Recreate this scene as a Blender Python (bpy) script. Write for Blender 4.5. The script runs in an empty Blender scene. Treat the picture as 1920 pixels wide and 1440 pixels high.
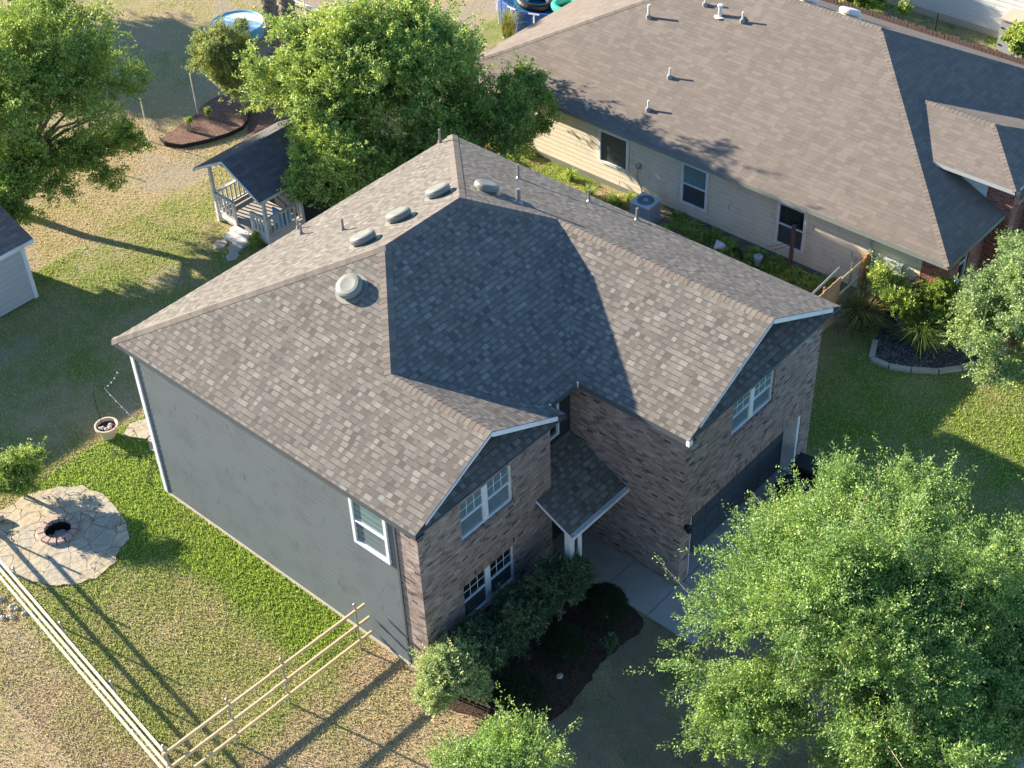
import bpy, math, random
import numpy as np
from mathutils import Vector, Matrix
R=math.radians
S=bpy.context.scene
C=S.collection
# ---------------------------------------------------------------- camera
cd=bpy.data.cameras.new('camera'); cam=bpy.data.objects.new('camera',cd); C.objects.link(cam)
AZ,EL,RO=0.7487,-0.7078,-0.0439
f_=Vector((math.cos(EL)*math.cos(AZ),math.cos(EL)*math.sin(AZ),math.sin(EL)))
r_=Vector((math.sin(AZ),-math.cos(AZ),0)); u_=r_.cross(f_)
r2=r_*math.cos(RO)+u_*math.sin(RO); u2=-r_*math.sin(RO)+u_*math.cos(RO)
M=Matrix((r2,u2,-f_)).transposed().to_4x4(); M.translation=Vector((-14.6512,-16.6139,27.9786))
cam.matrix_world=M; cd.sensor_width=36; cd.lens=2767.85/1920*36; cd.clip_end=3000; cd.clip_start=.5
S.camera=cam
# ---------------------------------------------------------------- world + sun
SUN_EL=18.6; SUN_AZ=102.0      # direction towards the sun in the xy plane
w=bpy.data.worlds.new('World'); S.world=w; w.use_nodes=True
nt=w.node_tree; nt.nodes.clear()
bg=nt.nodes.new('ShaderNodeBackground'); ow=nt.nodes.new('ShaderNodeOutputWorld'); sk=nt.nodes.new('ShaderNodeTexSky')
sk.sky_type='NISHITA'; sk.sun_disc=False; sk.sun_elevation=R(SUN_EL); sk.sun_rotation=R(90-SUN_AZ)
sk.air_density=1.0; sk.dust_density=.2; sk.ozone_density=5.0
bg.inputs[1].default_value=0.092
nt.links.new(sk.outputs[0],bg.inputs[0]); nt.links.new(bg.outputs[0],ow.inputs[0])
sl=bpy.data.lights.new('sun','SUN'); sl.energy=5.0; sl.angle=R(.5); sl.color=(1,.875,.71)
so=bpy.data.objects.new('sun',sl); C.objects.link(so)
sd=Vector((math.cos(R(SUN_EL))*math.cos(R(SUN_AZ)),math.cos(R(SUN_EL))*math.sin(R(SUN_AZ)),math.sin(R(SUN_EL))))
so.rotation_euler=(-sd).to_track_quat('-Z','Y').to_euler()
so.location=(0,20,40)
S.view_settings.view_transform='Standard'; S.view_settings.look='None'
S.view_settings.exposure=1.88; S.view_settings.gamma=1
S.render.engine='CYCLES'

# ---------------------------------------------------------------- helpers
LOC={}
def tag(o,label=None,cat=None,group=None,kind=None):
    if label:o['label']=label
    if cat:o['category']=cat
    if group:o['group']=group
    if kind:o['kind']=kind
    return o
def thing(name,label,cat,loc=(0,0,0),rz=0,group=None):
    o=bpy.data.objects.new(name,None); C.objects.link(o); o.location=loc; o.rotation_euler=(0,0,rz)
    o.empty_display_size=.2; LOC[o.name]=Vector(loc); tag(o,label,cat,group); return o
def newmesh(name,verts,faces,mats,parent=None,uvs=None,smooth=False,midx=None,attr=None,local=False):
    me=bpy.data.meshes.new(name)
    off=Vector((0,0,0)) if (parent is None or local) else LOC.get(parent.name,Vector((0,0,0)))
    vs=np.asarray(verts,dtype=np.float32).reshape(-1,3)-np.array(off,dtype=np.float32)
    me.from_pydata(vs.tolist() if len(vs)<200000 else vs,[],faces)
    if uvs is not None:
        ul=me.uv_layers.new(name='UVMap'); ul.data.foreach_set('uv',np.asarray(uvs,dtype=np.float32).ravel())
    for m in (mats if isinstance(mats,(list,tuple)) else [mats]): me.materials.append(m)
    if midx: me.polygons.foreach_set('material_index',midx)
    if smooth: me.polygons.foreach_set('use_smooth',[True]*len(me.polygons))
    me.update()
    o=bpy.data.objects.new(name,me); C.objects.link(o)
    if parent is not None: o.parent=parent
    LOC[o.name]=off
    return o
class MB:
    def __init__(s): s.v=[];s.f=[];s.uv=[];s.sm=[];s.mi=[]
    def poly(s,pts,uv=None,mi=0,flipuv=False,sm=False):
        pts=[Vector(p) for p in pts]; b=len(s.v); s.v+=pts; s.f.append(list(range(b,b+len(pts)))); s.mi.append(mi); s.sm.append(sm)
        if uv is None:
            n=Vector((0,0,0))
            for i in range(len(pts)):
                a=pts[i];c=pts[(i+1)%len(pts)]
                n+=Vector(((a.y-c.y)*(a.z+c.z),(a.z-c.z)*(a.x+c.x),(a.x-c.x)*(a.y+c.y)))
            if n.length<1e-12: n=Vector((0,0,1))
            n.normalize()
            if abs(n.z)>.999: ua,va=Vector((1,0,0)),Vector((0,1,0))
            else:
                ua=Vector((0,0,1)).cross(n).normalized(); va=n.cross(ua)
            uv=[(p.dot(ua),p.dot(va)) for p in pts]
        if flipuv: uv=[(b_,a_) for a_,b_ in uv]
        s.uv+=uv
    def box(s,x0,x1,y0,y1,z0,z1,mi=0,flipuv=False):
        s.obox((x0,y0,z0),(x1-x0,0,0),(0,y1-y0,0),(0,0,z1-z0),mi,flipuv)
    def obox(s,o,a,b,c,mi=0,flipuv=False):
        o,a,b,c=map(Vector,(o,a,b,c))
        if a.cross(b).dot(c)<0: a,b=b,a
        p=lambda i,j,k:o+a*i+b*j+c*k
        for q in (((0,0,0),(0,1,0),(1,1,0),(1,0,0)),((0,0,1),(1,0,1),(1,1,1),(0,1,1)),((0,0,0),(1,0,0),(1,0,1),(0,0,1)),
                  ((1,1,0),(0,1,0),(0,1,1),(1,1,1)),((0,1,0),(0,0,0),(0,0,1),(0,1,1)),((1,0,0),(1,1,0),(1,1,1),(1,0,1))):
            s.poly([p(*t) for t in q],mi=mi,flipuv=flipuv)
    def bar(s,p0,p1,w,h,up=(0,0,1),mi=0):     # rectangular bar between two points
        p0,p1=Vector(p0),Vector(p1); d=(p1-p0); up=Vector(up)
        if abs(d.normalized().dot(up))>.98: up=Vector((1,0,0))
        a=d.cross(up).normalized()*w; b=a.cross(d).normalized()*h
        s.obox(p0-a/2-b/2,d,a,b,mi)
    def tube(s,pts,rad,n=8,cap=True,mi=0):
        pts=[Vector(p) for p in pts]
        if not isinstance(rad,(list,tuple)): rad=[rad]*len(pts)
        rings=[];prev=None
        for i,p in enumerate(pts):
            d=(pts[min(i+1,len(pts)-1)]-pts[max(i-1,0)]).normalized()
            if prev is None:
                a=d.cross(Vector((0,0,1)));
                if a.length<.1:a=d.cross(Vector((1,0,0)))
            else: a=prev-d*prev.dot(d)
            a.normalize(); prev=a; b=d.cross(a)
            rings.append([p+(a*math.cos(2*math.pi*k/n)+b*math.sin(2*math.pi*k/n))*rad[i] for k in range(n)])
        L=0
        for i in range(len(pts)-1):
            l=(pts[i+1]-pts[i]).length
            for k in range(n):
                k2=(k+1)%n
                s.poly([rings[i][k],rings[i][k2],rings[i+1][k2],rings[i+1][k]],uv=[(k/n,L),((k+1)/n,L),((k+1)/n,L+l),(k/n,L+l)],mi=mi,sm=True)
            L+=l
        if cap:
            s.poly(rings[0][::-1],mi=mi); s.poly(rings[-1],mi=mi)
    def lathe(s,prof,c=(0,0,0),n=24,axis=(0,0,1),mi=0,sx=1,sm=True,caps=True):
        c=Vector(c);q=Vector((0,0,1)).rotation_difference(Vector(axis))
        rg=[[c+q@Vector((r*sx*math.cos(2*math.pi*k/n),r*math.sin(2*math.pi*k/n),z)) for k in range(n)] for r,z in prof]
        for i in range(len(prof)-1):
            for k in range(n):
                k2=(k+1)%n; s.poly([rg[i][k],rg[i][k2],rg[i+1][k2],rg[i+1][k]],mi=mi,sm=sm)
        if len(prof)==2 and abs(prof[0][1]-prof[1][1])<1e-6: caps=False
        if caps and prof[0][0]>1e-4: s.poly(rg[0][::-1],mi=mi)
        if caps and prof[-1][0]>1e-4: s.poly(rg[-1],mi=mi)
    def build(s,name,mats,parent=None,label=None,local=False):
        o=newmesh(name,[tuple(p) for p in s.v],s.f,mats,parent,s.uv,midx=s.mi,local=local)
        o.data.polygons.foreach_set('use_smooth',s.sm)
        if label:o['label']=label
        return o

# ---------------------------------------------------------------- materials
class NT:
    def __init__(s,name):
        s.m=bpy.data.materials.new(name); s.m.use_nodes=True; s.t=s.m.node_tree; s.t.nodes.clear()
        s.out=s.n('ShaderNodeOutputMaterial')
    def n(s,t,**k):
        x=s.t.nodes.new(t)
        for a,b in k.items(): setattr(x,a,b)
        return x
    def l(s,a,b): s.t.links.new(a,b)
    def val(s,sock,v):
        if hasattr(v,'is_output') or isinstance(v,bpy.types.NodeSocket): s.l(v,sock)
        else: sock.default_value=v
    def math(s,op,a,b=0.,c=0.):
        x=s.n('ShaderNodeMath',operation=op); s.val(x.inputs[0],a); s.val(x.inputs[1],b); s.val(x.inputs[2],c); return x.outputs[0]
    def mix(s,f,a,b,mode='MIX'):
        x=s.n('ShaderNodeMix',data_type='RGBA',blend_type=mode); s.val(x.inputs[0],f)
        for i,v in ((6,a),(7,b)):
            if isinstance(v,(tuple,list)): x.inputs[i].default_value=(*v[:3],1)
            else: s.l(v,x.inputs[i])
        return x.outputs[2]
    def ramp(s,f,stops,interp='LINEAR'):
        x=s.n('ShaderNodeValToRGB'); x.color_ramp.interpolation=interp; e=x.color_ramp.elements
        while len(e)<len(stops): e.new(.5)
        for i,(p,c) in enumerate(stops): e[i].position=p; e[i].color=(*c,1) if len(c)==3 else c
        s.l(f,x.inputs[0]); return x.outputs[0]
    def noise(s,scale,detail=4,rough=.6,coord=None,out=0,dist=0):
        x=s.n('ShaderNodeTexNoise'); x.inputs['Scale'].default_value=scale; x.inputs['Detail'].default_value=detail; x.inputs['Roughness'].default_value=rough
        x.inputs['Distortion'].default_value=dist
        if coord is not None: s.l(coord,x.inputs['Vector'])
        return x.outputs[out]
    def obj(s): return s.n('ShaderNodeTexCoord').outputs['Object']
    def pos(s): return s.n('ShaderNodeNewGeometry').outputs['Position']
    def uv(s): return s.n('ShaderNodeUVMap').outputs[0]
    def bump(s,h,st=.5,dist=.01,nrm=None):
        x=s.n('ShaderNodeBump'); x.inputs['Strength'].default_value=st; x.inputs['Distance'].default_value=dist; s.l(h,x.inputs['Height'])
        if nrm is not None: s.l(nrm,x.inputs['Normal'])
        return x.outputs[0]
    def bsdf(s,col,rough=.8,nrm=None,spec=.3,metal=0.,**k):
        x=s.n('ShaderNodeBsdfPrincipled')
        if isinstance(col,(tuple,list)): x.inputs['Base Color'].default_value=(*col[:3],1)
        else: s.l(col,x.inputs['Base Color'])
        s.val(x.inputs['Roughness'],rough); x.inputs['Metallic'].default_value=metal; x.inputs['Specular IOR Level'].default_value=spec
        if nrm is not None: s.l(nrm,x.inputs['Normal'])
        for a,b in k.items(): x.inputs[a].default_value=b
        s.l(x.outputs[0],s.out.inputs[0]); return x
def cells(t,w,h,off=.5,jit=0.,full=False):
    """random value, second random value, u fraction, v fraction for a running bond laid in uv metres"""
    sp=t.n('ShaderNodeSeparateXYZ'); t.l(t.uv(),sp.inputs[0])
    vv=t.math('DIVIDE',sp.outputs[1],h); row=t.math('FLOOR',vv); fv=t.math('FRACT',vv)
    if jit:
        wn=t.n('ShaderNodeTexWhiteNoise',noise_dimensions='1D'); t.l(row,wn.inputs['W']); o=t.math('MULTIPLY',wn.outputs[0],jit)
    else: o=t.math('MULTIPLY',t.math('MODULO',row,2.),off)
    uu=t.math('ADD',t.math('DIVIDE',sp.outputs[0],w),o)
    if jit:
        uu=t.math('ADD',uu,t.math('MULTIPLY',t.math('SINE',t.math('MULTIPLY',uu,2.3)),.2))
    cu=t.math('FLOOR',uu); fu=t.math('FRACT',uu)
    cb=t.n('ShaderNodeCombineXYZ'); t.l(cu,cb.inputs[0]); t.l(row,cb.inputs[1])
    w1=t.n('ShaderNodeTexWhiteNoise',noise_dimensions='3D'); t.l(cb.outputs[0],w1.inputs[0])
    s2=t.n('ShaderNodeSeparateColor'); t.l(w1.outputs[1],s2.inputs[0])
    r=(w1.outputs[0],s2.outputs[1],s2.outputs[2],fu,fv); return r+(cu,) if full else r
def shingle(name,stops,w,h,weave=False,jit=7.3,lap=.85,relief=.5):
    t=NT(name); a,b,c2,fu,fv,cu=cells(t,w,h,jit=jit,full=True)
    col=t.ramp(a,stops,'CONSTANT')
    gr=t.noise(160,3,.7,t.uv()); col=t.mix(.35,col,t.mix(gr,(.25,.25,.25),(.95,.95,.95)),'OVERLAY')
    big=t.noise(.55,4,.65,t.pos()); col=t.mix(.35,col,t.mix(big,(.3,.3,.32),(.72,.7,.66)),'OVERLAY')
    mp=t.n('ShaderNodeMapping'); t.l(t.uv(),mp.inputs[0]); mp.inputs['Scale'].default_value=(2.2,.35,1)
    st=t.noise(1.6,5,.7,mp.outputs[0]); col=t.mix(.4,col,t.mix(st,(.3,.3,.3),(.7,.69,.68)),'OVERLAY')
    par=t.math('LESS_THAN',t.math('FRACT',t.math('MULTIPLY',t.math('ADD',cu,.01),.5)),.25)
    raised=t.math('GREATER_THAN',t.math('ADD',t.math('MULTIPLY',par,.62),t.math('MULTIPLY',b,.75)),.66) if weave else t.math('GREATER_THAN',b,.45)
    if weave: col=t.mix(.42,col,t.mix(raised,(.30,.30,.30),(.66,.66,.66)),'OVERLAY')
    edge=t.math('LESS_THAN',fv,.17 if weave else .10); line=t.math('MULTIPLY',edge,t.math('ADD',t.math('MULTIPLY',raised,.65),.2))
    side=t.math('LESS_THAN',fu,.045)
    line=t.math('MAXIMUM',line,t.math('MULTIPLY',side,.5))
    col=t.mix(t.math('MULTIPLY',line,lap),col,(.05,.045,.045))  # dark butt edges and tab joints, with the row shadow painted in
    h_=t.math('ADD',t.math('MULTIPLY',raised,.6),t.math('MULTIPLY',t.math('SUBTRACT',1.,fv),1.))
    h_=t.math('ADD',h_,t.math('MULTIPLY',gr,.25))
    t.bsdf(col,.93,t.bump(h_,relief,.012),.2); return t.m
def brick(name,stops,w=.2,h=.067,mort=(.27,.24,.215),mw=.05,flip=False):
    t=NT(name); a,b,c2,fu,fv=cells(t,w,h)
    col=t.ramp(a,stops,'LINEAR')
    dark=t.math('GREATER_THAN',b,.968); col=t.mix(dark,col,(.05,.05,.06))
    n=t.noise(30,4,.7,t.uv()); col=t.mix(.5,col,t.mix(n,(.3,.3,.3),(.75,.75,.75)),'OVERLAY')
    m=t.math('MAXIMUM',t.math('LESS_THAN',fu,mw),t.math('LESS_THAN',fv,mw*w/h*.9))
    big=t.noise(.8,3,.6,t.pos()); col=t.mix(.3,col,t.mix(big,(.3,.3,.3),(.7,.7,.7)),'OVERLAY')
    col=t.mix(m,col,mort)
    hh=t.math('ADD',t.math('MULTIPLY',t.math('SUBTRACT',1.,m),1.),t.math('MULTIPLY',n,.4))
    t.bsdf(col,.9,t.bump(hh,.6,.008),.25); return t.m
def paint(name,col,var=.12,rough=.6,scale=3.,spec=.35,dirt=None,metal=0.,bscale=40,bst=.1):
    t=NT(name); p=t.obj()
    n=t.noise(scale,6,.65,p); c=t.mix(n,tuple(x*(1-var*1.3) for x in col),tuple(min(1,x*(1+var)) for x in col))
    if dirt:
        n2=t.noise(1.3,8,.75,p); f=t.ramp(n2,[(.5,(0,0,0)),(.75,(.6,.6,.6))]); c=t.mix(f,c,dirt)
    b=t.noise(bscale,4,.6,p)
    t.bsdf(c,rough,t.bump(b,bst,.01),spec,metal); return t.m
def siding(name,col,dirt,streak=.25,rough=.6):
    t=NT(name); mp=t.n('ShaderNodeMapping'); t.l(t.uv(),mp.inputs[0]); mp.inputs['Scale'].default_value=(.5,14,1)
    n=t.noise(3,6,.7,mp.outputs[0]); c=t.mix(n,tuple(x*.82 for x in col),tuple(min(1,x*1.15) for x in col))
    n2=t.noise(1.1,7,.7,t.uv()); f=t.ramp(n2,[(.48,(0,0,0)),(.72,(streak,)*3)]); c=t.mix(f,c,dirt)
    # board butt joints
    a,b,c2,fu,fv=cells(t,3.66,.18,jit=5.7)
    c=t.mix(t.math('MULTIPLY',t.math('LESS_THAN',fu,.0035),t.math('GREATER_THAN',b,.35)),c,(.03,.03,.03))
    c=t.mix(t.math('MULTIPLY',t.math('GREATER_THAN',fv,.93),.35),c,tuple(x*.3 for x in dirt))  # shadow under each lap, painted into the colour as a dark line
    # faint stained nail spots
    vo=t.n('ShaderNodeTexVoronoi'); vo.inputs['Scale'].default_value=.9; t.l(t.uv(),vo.inputs[0])
    f3=t.ramp(vo.outputs[0],[(.05,(.35,.35,.35)),(.2,(0,0,0))]); c=t.mix(t.math('MULTIPLY',f3,n2),c,dirt)
    g=t.noise(25,5,.7,mp.outputs[0])
    t.bsdf(c,rough,t.bump(g,.25,.006),.3); return t.m
def glass(name,col=(.012,.02,.024),rough=.04,stripe=0.):
    t=NT(name); c=col
    if stripe:
        sp=t.n('ShaderNodeSeparateXYZ'); t.l(t.uv(),sp.inputs[0]); fr=t.math('FRACT',t.math('DIVIDE',sp.outputs[1],.05))
        n=t.noise(1.2,3,.6,t.pos())
        k=t.mix(t.math('GREATER_THAN',fr,.35),tuple(x*.6 for x in col),tuple(x*stripe for x in col)); c=t.mix(n,k,tuple(x*1.4 for x in col))
    nb=t.noise(1.5,2,.5,t.pos())
    t.bsdf(c,rough,t.bump(nb,.05,.05),.9); return t.m
def leafmat(name,stops,trans=(.16,.26,.03),tf=.38,rough=.5,spec=.3):
    t=NT(name); g=t.n('ShaderNodeNewGeometry'); rnd=g.outputs['Random Per Island']
    col=t.ramp(rnd,stops)
    big=t.noise(.9,3,.6,t.pos()); big=t.ramp(big,[(.35,(0,0,0)),(.65,(1,1,1))]); col=t.mix(.6,col,t.mix(big,(.30,.36,.34),(.72,.68,.42)),'OVERLAY')
    b=t.bsdf(col,rough,None,spec)
    tr=t.n('ShaderNodeBsdfTranslucent'); tc=t.mix(.5,col,trans); t.l(tc,tr.inputs[0])
    mx=t.n('ShaderNodeMixShader'); mx.inputs[0].default_value=tf; t.l(b.outputs[0],mx.inputs[1]); t.l(tr.outputs[0],mx.inputs[2]); t.l(mx.outputs[0],t.out.inputs[0])
    return t.m
def bark(name,a=(.16,.12,.09),b=(.34,.29,.24)):
    t=NT(name); mp=t.n('ShaderNodeMapping'); t.l(t.obj(),mp.inputs[0]); mp.inputs['Scale'].default_value=(1,1,.25)
    n=t.noise(22,6,.7,mp.outputs[0]); t.bsdf(t.mix(n,a,b),.9,t.bump(n,.8,.02),.15); return t.m

SH=[(0, (0.114, 0.102, 0.089)), (0.1, (0.134, 0.122, 0.104)), (0.3, (0.152, 0.138, 0.118)), (0.5, (0.142, 0.131, 0.113)), (0.66, (0.163, 0.151, 0.127)), (0.8, (0.129, 0.122, 0.106)), (0.88, (0.184, 0.173, 0.149)), (0.96, (0.146, 0.128, 0.113))]
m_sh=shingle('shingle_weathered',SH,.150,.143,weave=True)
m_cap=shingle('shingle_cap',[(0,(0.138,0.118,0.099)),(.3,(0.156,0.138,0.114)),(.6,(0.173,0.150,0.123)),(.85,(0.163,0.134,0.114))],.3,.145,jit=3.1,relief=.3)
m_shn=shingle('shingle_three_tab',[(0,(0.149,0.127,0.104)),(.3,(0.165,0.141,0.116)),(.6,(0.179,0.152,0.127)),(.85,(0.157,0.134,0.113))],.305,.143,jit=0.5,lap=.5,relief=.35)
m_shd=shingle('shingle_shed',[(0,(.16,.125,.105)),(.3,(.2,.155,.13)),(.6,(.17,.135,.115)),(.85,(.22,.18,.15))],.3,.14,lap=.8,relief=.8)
m_brick=brick('brick_tan_mauve',[(0,(0.132,0.095,0.084)),(.25,(0.240,0.171,0.146)),(.5,(0.318,0.238,0.202)),(.75,(0.228,0.177,0.166)),(1,(0.396,0.320,0.274))])
m_sold=brick('brick_soldier',[(0,(.15,.09,.07)),(.4,(.26,.17,.14)),(1,(.33,.24,.2))],.25,.075)
m_red=brick('brick_red',[(0,(.16,.045,.03)),(.4,(.27,.085,.055)),(.8,(.34,.12,.08)),(1,(.22,.07,.05))],mort=(.42,.36,.32))
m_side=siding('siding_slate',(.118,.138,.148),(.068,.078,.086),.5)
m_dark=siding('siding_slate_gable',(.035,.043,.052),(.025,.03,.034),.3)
m_cream=siding('siding_cream',(.72,.63,.49),(.36,.28,.2),.3)
m_whs=siding('siding_white',(.62,.63,.60),(.45,.46,.44),.2)
m_gs=siding('siding_grey',(.42,.44,.43),(.3,.32,.31),.2)
m_white=paint('white_trim',(.72,.73,.74),.06,.45,dirt=(.42,.4,.36))
m_offw=paint('white_timber',(.7,.68,.64),.12,.6,dirt=(.36,.32,.27))
m_gdoor=paint('garage_door_paint',(.05,.06,.072),.12,.5)
m_facd=paint('fascia_slate',(.075,.085,.095),.1,.5)
m_found=paint('concrete_slab_edge',(.48,.42,.33),.2,.85,dirt=(.25,.2,.14),bst=.4)
m_glass=glass('glass_dark'); m_blind=glass('glass_over_blinds',(.10,.15,.17),.08,1.5); m_screen=paint('insect_screen',(.06,.072,.08),.2,.35)
m_teal=glass('glass_teal',(.10,.17,.18),.08,1.6)
m_vent=paint('vent_sage',(.19,.195,.165),.1,.45,dirt=(.22,.21,.18),spec=.4)
m_pipe=paint('galvanised',(.30,.29,.27),.15,.45,metal=.4,dirt=(.16,.13,.11))
m_pvc=paint('pvc_white',(.66,.62,.55),.1,.5); m_boot=paint('lead_boot',(.28,.27,.25),.2,.6)
m_pine=paint('new_pine',(.62,.47,.27),.16,.7,scale=5,dirt=(.42,.3,.17))
m_cedar=paint('cedar',(.50,.30,.17),.2,.75,scale=6,dirt=(.26,.12,.06))
m_oldw=paint('old_fence_wood',(.13,.085,.075),.35,.85,scale=7,dirt=(.1,.06,.05))
m_steel=paint('fence_steel',(.36,.36,.34),.1,.4,metal=.5)
m_black=paint('black_plastic',(.012,.013,.015),.2,.55); m_iron=paint('black_iron',(.02,.02,.02),.2,.5)
m_terra=paint('clay_pot',(.58,.45,.33),.12,.75,dirt=(.4,.3,.22))
m_stone=paint('pale_stone',(.5,.45,.38),.2,.85,scale=9,dirt=(.3,.25,.2),bst=.6,bscale=18)
m_cap2=paint('block_paver',(.42,.31,.25),.2,.85,scale=8,dirt=(.25,.2,.17),bst=.6)
m_lime=paint('edging_limestone',(.42,.37,.28),.2,.85,scale=7,dirt=(.2,.18,.13),bst=.6)
m_acw=paint('ac_metal',(.38,.42,.46),.08,.5); m_acg=paint('ac_grille',(.10,.13,.15),.1,.5)
m_blue=paint('pool_vinyl_blue',(.012,.07,.30),.2,.35,spec=.5); m_lblue=paint('stock_pool_blue',(.16,.5,.72),.15,.4); m_water=glass('water_teal',(.01,.14,.2),.05)
m_lwater=paint('water_pale',(.55,.74,.78),.15,.15,scale=1.5,spec=.5)
m_soil=paint('dark_soil',(.05,.035,.028),.3,.95,scale=20,bst=.8)
m_ash=paint('ash',(.42,.37,.3),.5,.95,scale=30,bst=.9)
m_bark=bark('bark'); m_bark2=bark('bark_pale',(.3,.23,.16),(.5,.4,.3)); m_palm=bark('palm_bark',(.10,.08,.07),(.36,.30,.25))
m_l1=leafmat('leaf_oak',[(0,(0.113,0.209,0.065)),(.35,(0.191,0.317,0.090)),(.7,(0.306,0.453,0.134)),(1,(0.508,0.610,0.255))])
m_l2=leafmat('leaf_bright',[(0,(0.134,0.225,0.071)),(.4,(0.268,0.375,0.092)),(.75,(0.471,0.577,0.127)),(1,(0.800,0.800,0.253))],trans=(.28,.36,.09),tf=.32)
m_l3=leafmat('leaf_pale',[(0,(0.146,0.225,0.099)),(.5,(0.274,0.373,0.167)),(1,(0.529,0.626,0.334))])
m_l4=leafmat('leaf_olive',[(0,(0.144,0.201,0.081)),(.5,(0.273,0.331,0.130)),(.85,(0.460,0.460,0.195)),(1,(0.747,0.489,0.260))])
m_l5=leafmat('leaf_variegated',[(0,(0.188,0.261,0.100)),(.45,(0.420,0.503,0.222)),(1,(0.800,0.800,0.485))])
m_l6=leafmat('leaf_dark',[(0,(0.044,0.077,0.044)),(.6,(0.099,0.154,0.088)),(1,(0.176,0.242,0.143))],tf=.25)
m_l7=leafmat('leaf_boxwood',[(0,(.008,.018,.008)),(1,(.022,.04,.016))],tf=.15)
m_l8=leafmat('leaf_elm',[(0,(0.130,0.219,0.062)),(.5,(0.262,0.359,0.086)),(.85,(0.433,0.517,0.115)),(1,(0.800,0.782,0.203))])
m_red_l=leafmat('leaf_red_tip',[(0,(.12,.10,.04)),(.5,(.30,.14,.07)),(1,(.42,.20,.10))])

# ---------------------------------------------------------------- ground and lawn
def sm(x,a,b): 
    t=np.clip((x-a)/(b-a),0,1); return t*t*(3-2*t)
_rs=np.random.RandomState(5); _ph=_rs.rand(40,4)
def fbm(x,y,s=1.,o=5,seed=0):
    v=0;a=1;tot=0
    for i in range(o):
        p=_ph[(i*3+seed*7)%40]; q=_ph[(i*5+seed*11+3)%40]
        k=s*(1.9**i)
        an=p[0]*6.28; bx=np.cos(an)*x+np.sin(an)*y; by=-np.sin(an)*x+np.cos(an)*y
        v=v+a*(np.sin(bx*k+p[1]*6.28+1.3*np.sin(by*k*.7+q[0]*6.28))*np.sin(by*k*1.1+q[1]*6.28+1.1*np.sin(bx*k*.8+q[2]*6.28))); tot+=a; a*=.62
    return v/tot*1.6
def zone(x,y):
    """greenness 0..1, bare soil 0..1 : where the grass is watered, dry or worn through"""
    n=fbm(x,y,1.1,5,1); n2=fbm(x,y,.5,4,2); n3=fbm(x,y,2.6,4,4)
    g=np.full_like(x,.42)+.0*n
    back=sm(y,20.5,22.5); g=g*(1-back)+back*.12
    top=sm(y,26.5,29)*(x>5); g=g+top*.22*(n2>-.1)
    inside=((x<0.2)&(y>1.6)&(x>-6.2))
    lush=sm(x,-2.5+.35*np.sin(y*1.3),-1.0)*sm(y,1.2,2.8)*(1-sm(y,12.6,14.6))*(x<1.5)
    lush=np.maximum(lush,sm(y,6.6,9.2)*(1-sm(y,12.8,14.4))*sm(x,-3.4,-2.)*(x<1.5)*.95)
    g=np.where((x<.5)&(y<13.5),.50+.10*n2,g)
    dry=(1-sm(y,1.2,2.4))*(x<1.2); g=g*(1-dry)+dry*.10
    out=1-sm(x-(-5.9+(y-2.3)*.12),-.3,.3); g=np.where((y>0)&(y<15),g*(1-out)+out*.14,g)
    straw=sm(y,13.0,13.8)*(1-sm(y,14.6,16))*(1-sm(x,-2.6,-1.6)); g=g*(1-straw*.8)
    g=np.maximum(g,lush*.97)
    g=np.where((x>0)&(y>13)&(y<21.5),.50+.12*n2,g); g=np.where((x<=3.5)&(y>13)&(y<21.5),.42+.20*n2,g)
    side=(x>12)&(y>0)&(y<17); g=np.where(side,.55+.35*n,g)
    right=(x>11.8)&(y<0.3); g=np.where(right,.62+.22*n2-.35*np.exp(-((y+.2)/1.1)**2),g)
    fr=(x>1.2)&(x<6)&(y<-2.2); g=np.where(fr,.20+.42*n2,g)
    far=(x>31)&(y<20); g=np.where(far,.85,g)
    g=np.clip(g+.16*n+.10*n3,0,1)
    d=sm(n2+.25*n3,.28,.75)*.75*(1-sm(g,.45,.75))
    worn=np.exp(-(((x-10.5)/1.5)**2+((y-22.3)/1.0)**2)); d=np.clip(d*.7+worn*.9,0,1)
    bed=np.exp(-(((x+5.6)/.5)**2+((y-8.3)/2.2)**2)); d=np.clip(d*np.where(x<0,.4,1)+bed*.35,0,1)
    d=np.clip(d+np.where(side&(n2>.1),.5,0),0,1)
    d=np.where((x>18)&(y>20)&(x<40),np.clip(d+.2,0,1),d)
    return g,d
PIT=(-2.78,11.02)
gx=np.concatenate([[-400,-150,-60,-30],np.arange(-16,45.01,.25),[60,100,200,500]]); gy=np.concatenate([[-400,-150,-60,-30],np.arange(-16,46.01,.25),[60,100,200,500]])
X,Y=np.meshgrid(gx,gy); nx,ny=len(gx),len(gy)
V=np.stack([X.ravel(),Y.ravel(),np.zeros(X.size)],1)
idx=np.arange(nx*ny).reshape(ny,nx)
Q=np.stack([idx[:-1,:-1].ravel(),idx[:-1,1:].ravel(),idx[1:,1:].ravel(),idx[1:,:-1].ravel()],1)
cx=V[Q].mean(1); keep=((cx[:,0]-PIT[0])**2+(cx[:,1]-PIT[1])**2)>.56**2
Q=Q[keep]
t=NT('lawn_ground'); at_=t.n('ShaderNodeAttribute',attribute_name='zone'); sp=t.n('ShaderNodeSeparateColor'); t.l(at_.outputs[0],sp.inputs[0])
p=t.pos(); n1=t.noise(9,6,.75,p); n2=t.noise(38,5,.75,p); n3=t.noise(2.2,5,.7,p)
gv=t.math('ADD',sp.outputs[0],t.math('MULTIPLY',t.math('SUBTRACT',t.math('ADD',n1,t.math('MULTIPLY',n3,.8)),.9),.9)); 
col=t.ramp(gv,[(0,(0.448,0.336,0.198)),(.25,(0.392,0.325,0.165)),(.5,(0.280,0.280,0.099)),(.8,(0.157,0.224,0.044)),(1,(0.123,0.213,0.022))])
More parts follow.
